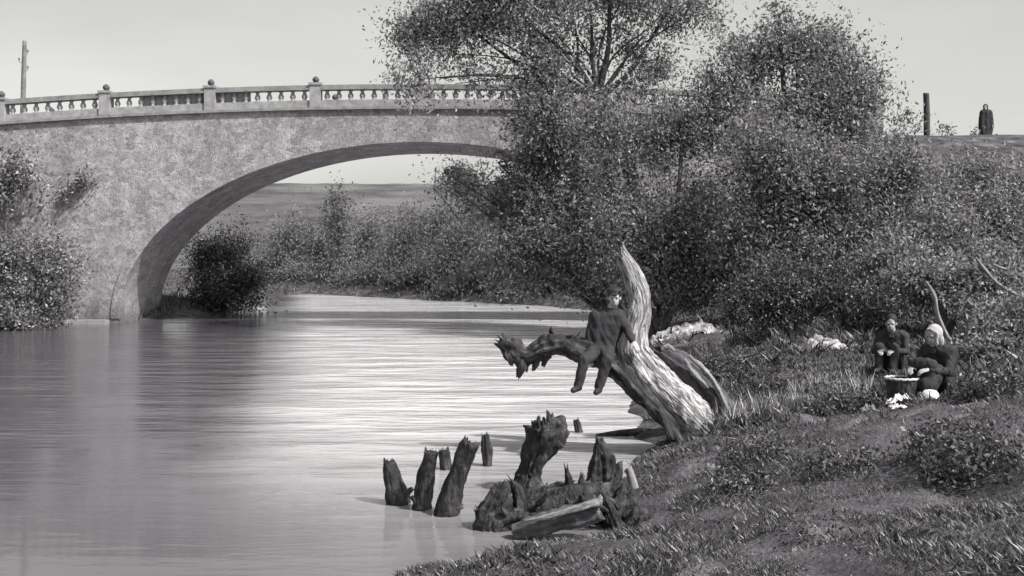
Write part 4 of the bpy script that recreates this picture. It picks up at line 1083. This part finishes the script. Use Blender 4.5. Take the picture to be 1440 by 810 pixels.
# pale sandbar at the foot of the willows
def sand(px, d_, ax, ay, hh):
    x0_ = (px - 720) / F * d_; n = 56; V = []; Fc = []
    for i in range(n):
        for j in range(n):
            u = (i / (n - 1) - .5) * 2; v = (j / (n - 1) - .5) * 2
            f_ = 1 - min(1, math.hypot(u, v * .9)); x = x0_ + ax * u; y = d_ + ay * v
            V.append((x, y, -.05 + hh * min(1, f_ * 1.6) + .16 * mnoise.noise(Vector((x * 2.2, y * 2.2, 0))) + .10 * mnoise.noise(Vector((x * 6, y * 6, 3))) + .07 * mnoise.noise(Vector((x * 15, y * 15, 3)))))
    V = np.array(V); V[:, 2] += height(V[:, 0], V[:, 1])
    for i in range(n - 1):
        for j in range(n - 1): Fc.append((i * n + j, (i + 1) * n + j, (i + 1) * n + j + 1, i * n + j + 1))
    o = mesh_obj('sand_bar', V, Fc, M['sand'], None, True); tag(o, kind='structure')
sand(966, 30.5, 1.1, 1.2, .27)
sand(1155, 20.3, .8, .5, .32)

# ------------------------------------------------------------------ light, sky, camera
SUN_EL, SUN_AZ = R(48), R(124)        # azimuth clockwise from +Y
wd_ = bpy.data.worlds.new('World'); sc.world = wd_; wd_.use_nodes = True
nt = wd_.node_tree; nt.nodes.clear()
sky = nt.nodes.new('ShaderNodeTexSky'); sky.sky_type = 'NISHITA'; sky.sun_disc = False
sky.sun_elevation = SUN_EL; sky.sun_rotation = SUN_AZ; sky.air_density = 1.0; sky.dust_density = 3.0
bw = nt.nodes.new('ShaderNodeRGBToBW'); tint = nt.nodes.new('ShaderNodeMixRGB'); tint.blend_type = 'MULTIPLY'; tint.inputs[0].default_value = 1; tint.inputs[2].default_value = (1.0, 1.0, .96, 1)
bg = nt.nodes.new('ShaderNodeBackground'); bg.inputs['Strength'].default_value = 0.115
wo = nt.nodes.new('ShaderNodeOutputWorld')
nt.links.new(sky.outputs[0], bw.inputs[0]); nt.links.new(bw.outputs[0], tint.inputs[1]); tcw = nt.nodes.new('ShaderNodeTexCoord'); mpw = nt.nodes.new('ShaderNodeMapping'); mpw.inputs['Scale'].default_value = (1.5, 1.5, 5)
cn = nt.nodes.new('ShaderNodeTexNoise'); cn.inputs['Scale'].default_value = 1.6; cn.inputs['Detail'].default_value = 7
cr = nt.nodes.new('ShaderNodeMapRange'); cr.inputs[1].default_value = .3; cr.inputs[2].default_value = .75; cr.inputs[3].default_value = .90; cr.inputs[4].default_value = 1.14
cm = nt.nodes.new('ShaderNodeMixRGB'); cm.blend_type = 'MULTIPLY'; cm.inputs[0].default_value = 1
nt.links.new(tcw.outputs['Generated'], mpw.inputs[0]); nt.links.new(mpw.outputs[0], cn.inputs['Vector']); nt.links.new(cn.outputs['Fac'], cr.inputs[0])
nt.links.new(tint.outputs[0], cm.inputs[1]); nt.links.new(cr.outputs[0], cm.inputs[2]); nt.links.new(cm.outputs[0], bg.inputs['Color']); nt.links.new(bg.outputs[0], wo.inputs[0])
sl = bpy.data.lights.new('sun', 'SUN'); sl.energy = 3.4; sl.angle = R(2.0); sl.color = (1, .975, .94)
so = bpy.data.objects.new('sun', sl); col.objects.link(so)
dirv = Vector((math.sin(SUN_AZ) * math.cos(SUN_EL), math.cos(SUN_AZ) * math.cos(SUN_EL), math.sin(SUN_EL)))
so.rotation_euler = (-dirv).to_track_quat('-Z', 'Y').to_euler()
so.location = (20, -10, 40)

cam = bpy.data.cameras.new('camera'); co = bpy.data.objects.new('camera', cam); col.objects.link(co)
co.location = (0, 0, CZ); co.rotation_euler = (R(90), 0, 0)
cam.sensor_width = 36; cam.lens = 36 * F / 1440; cam.shift_y = -(405 - HY) / 1440
cam.clip_end = 4000; cam.clip_start = .1
sc.camera = co
sc.view_settings.view_transform = 'Standard'; sc.view_settings.look = 'None'; sc.view_settings.exposure = 0.95; sc.view_settings.gamma = 1
sc.view_settings.use_curve_mapping = False
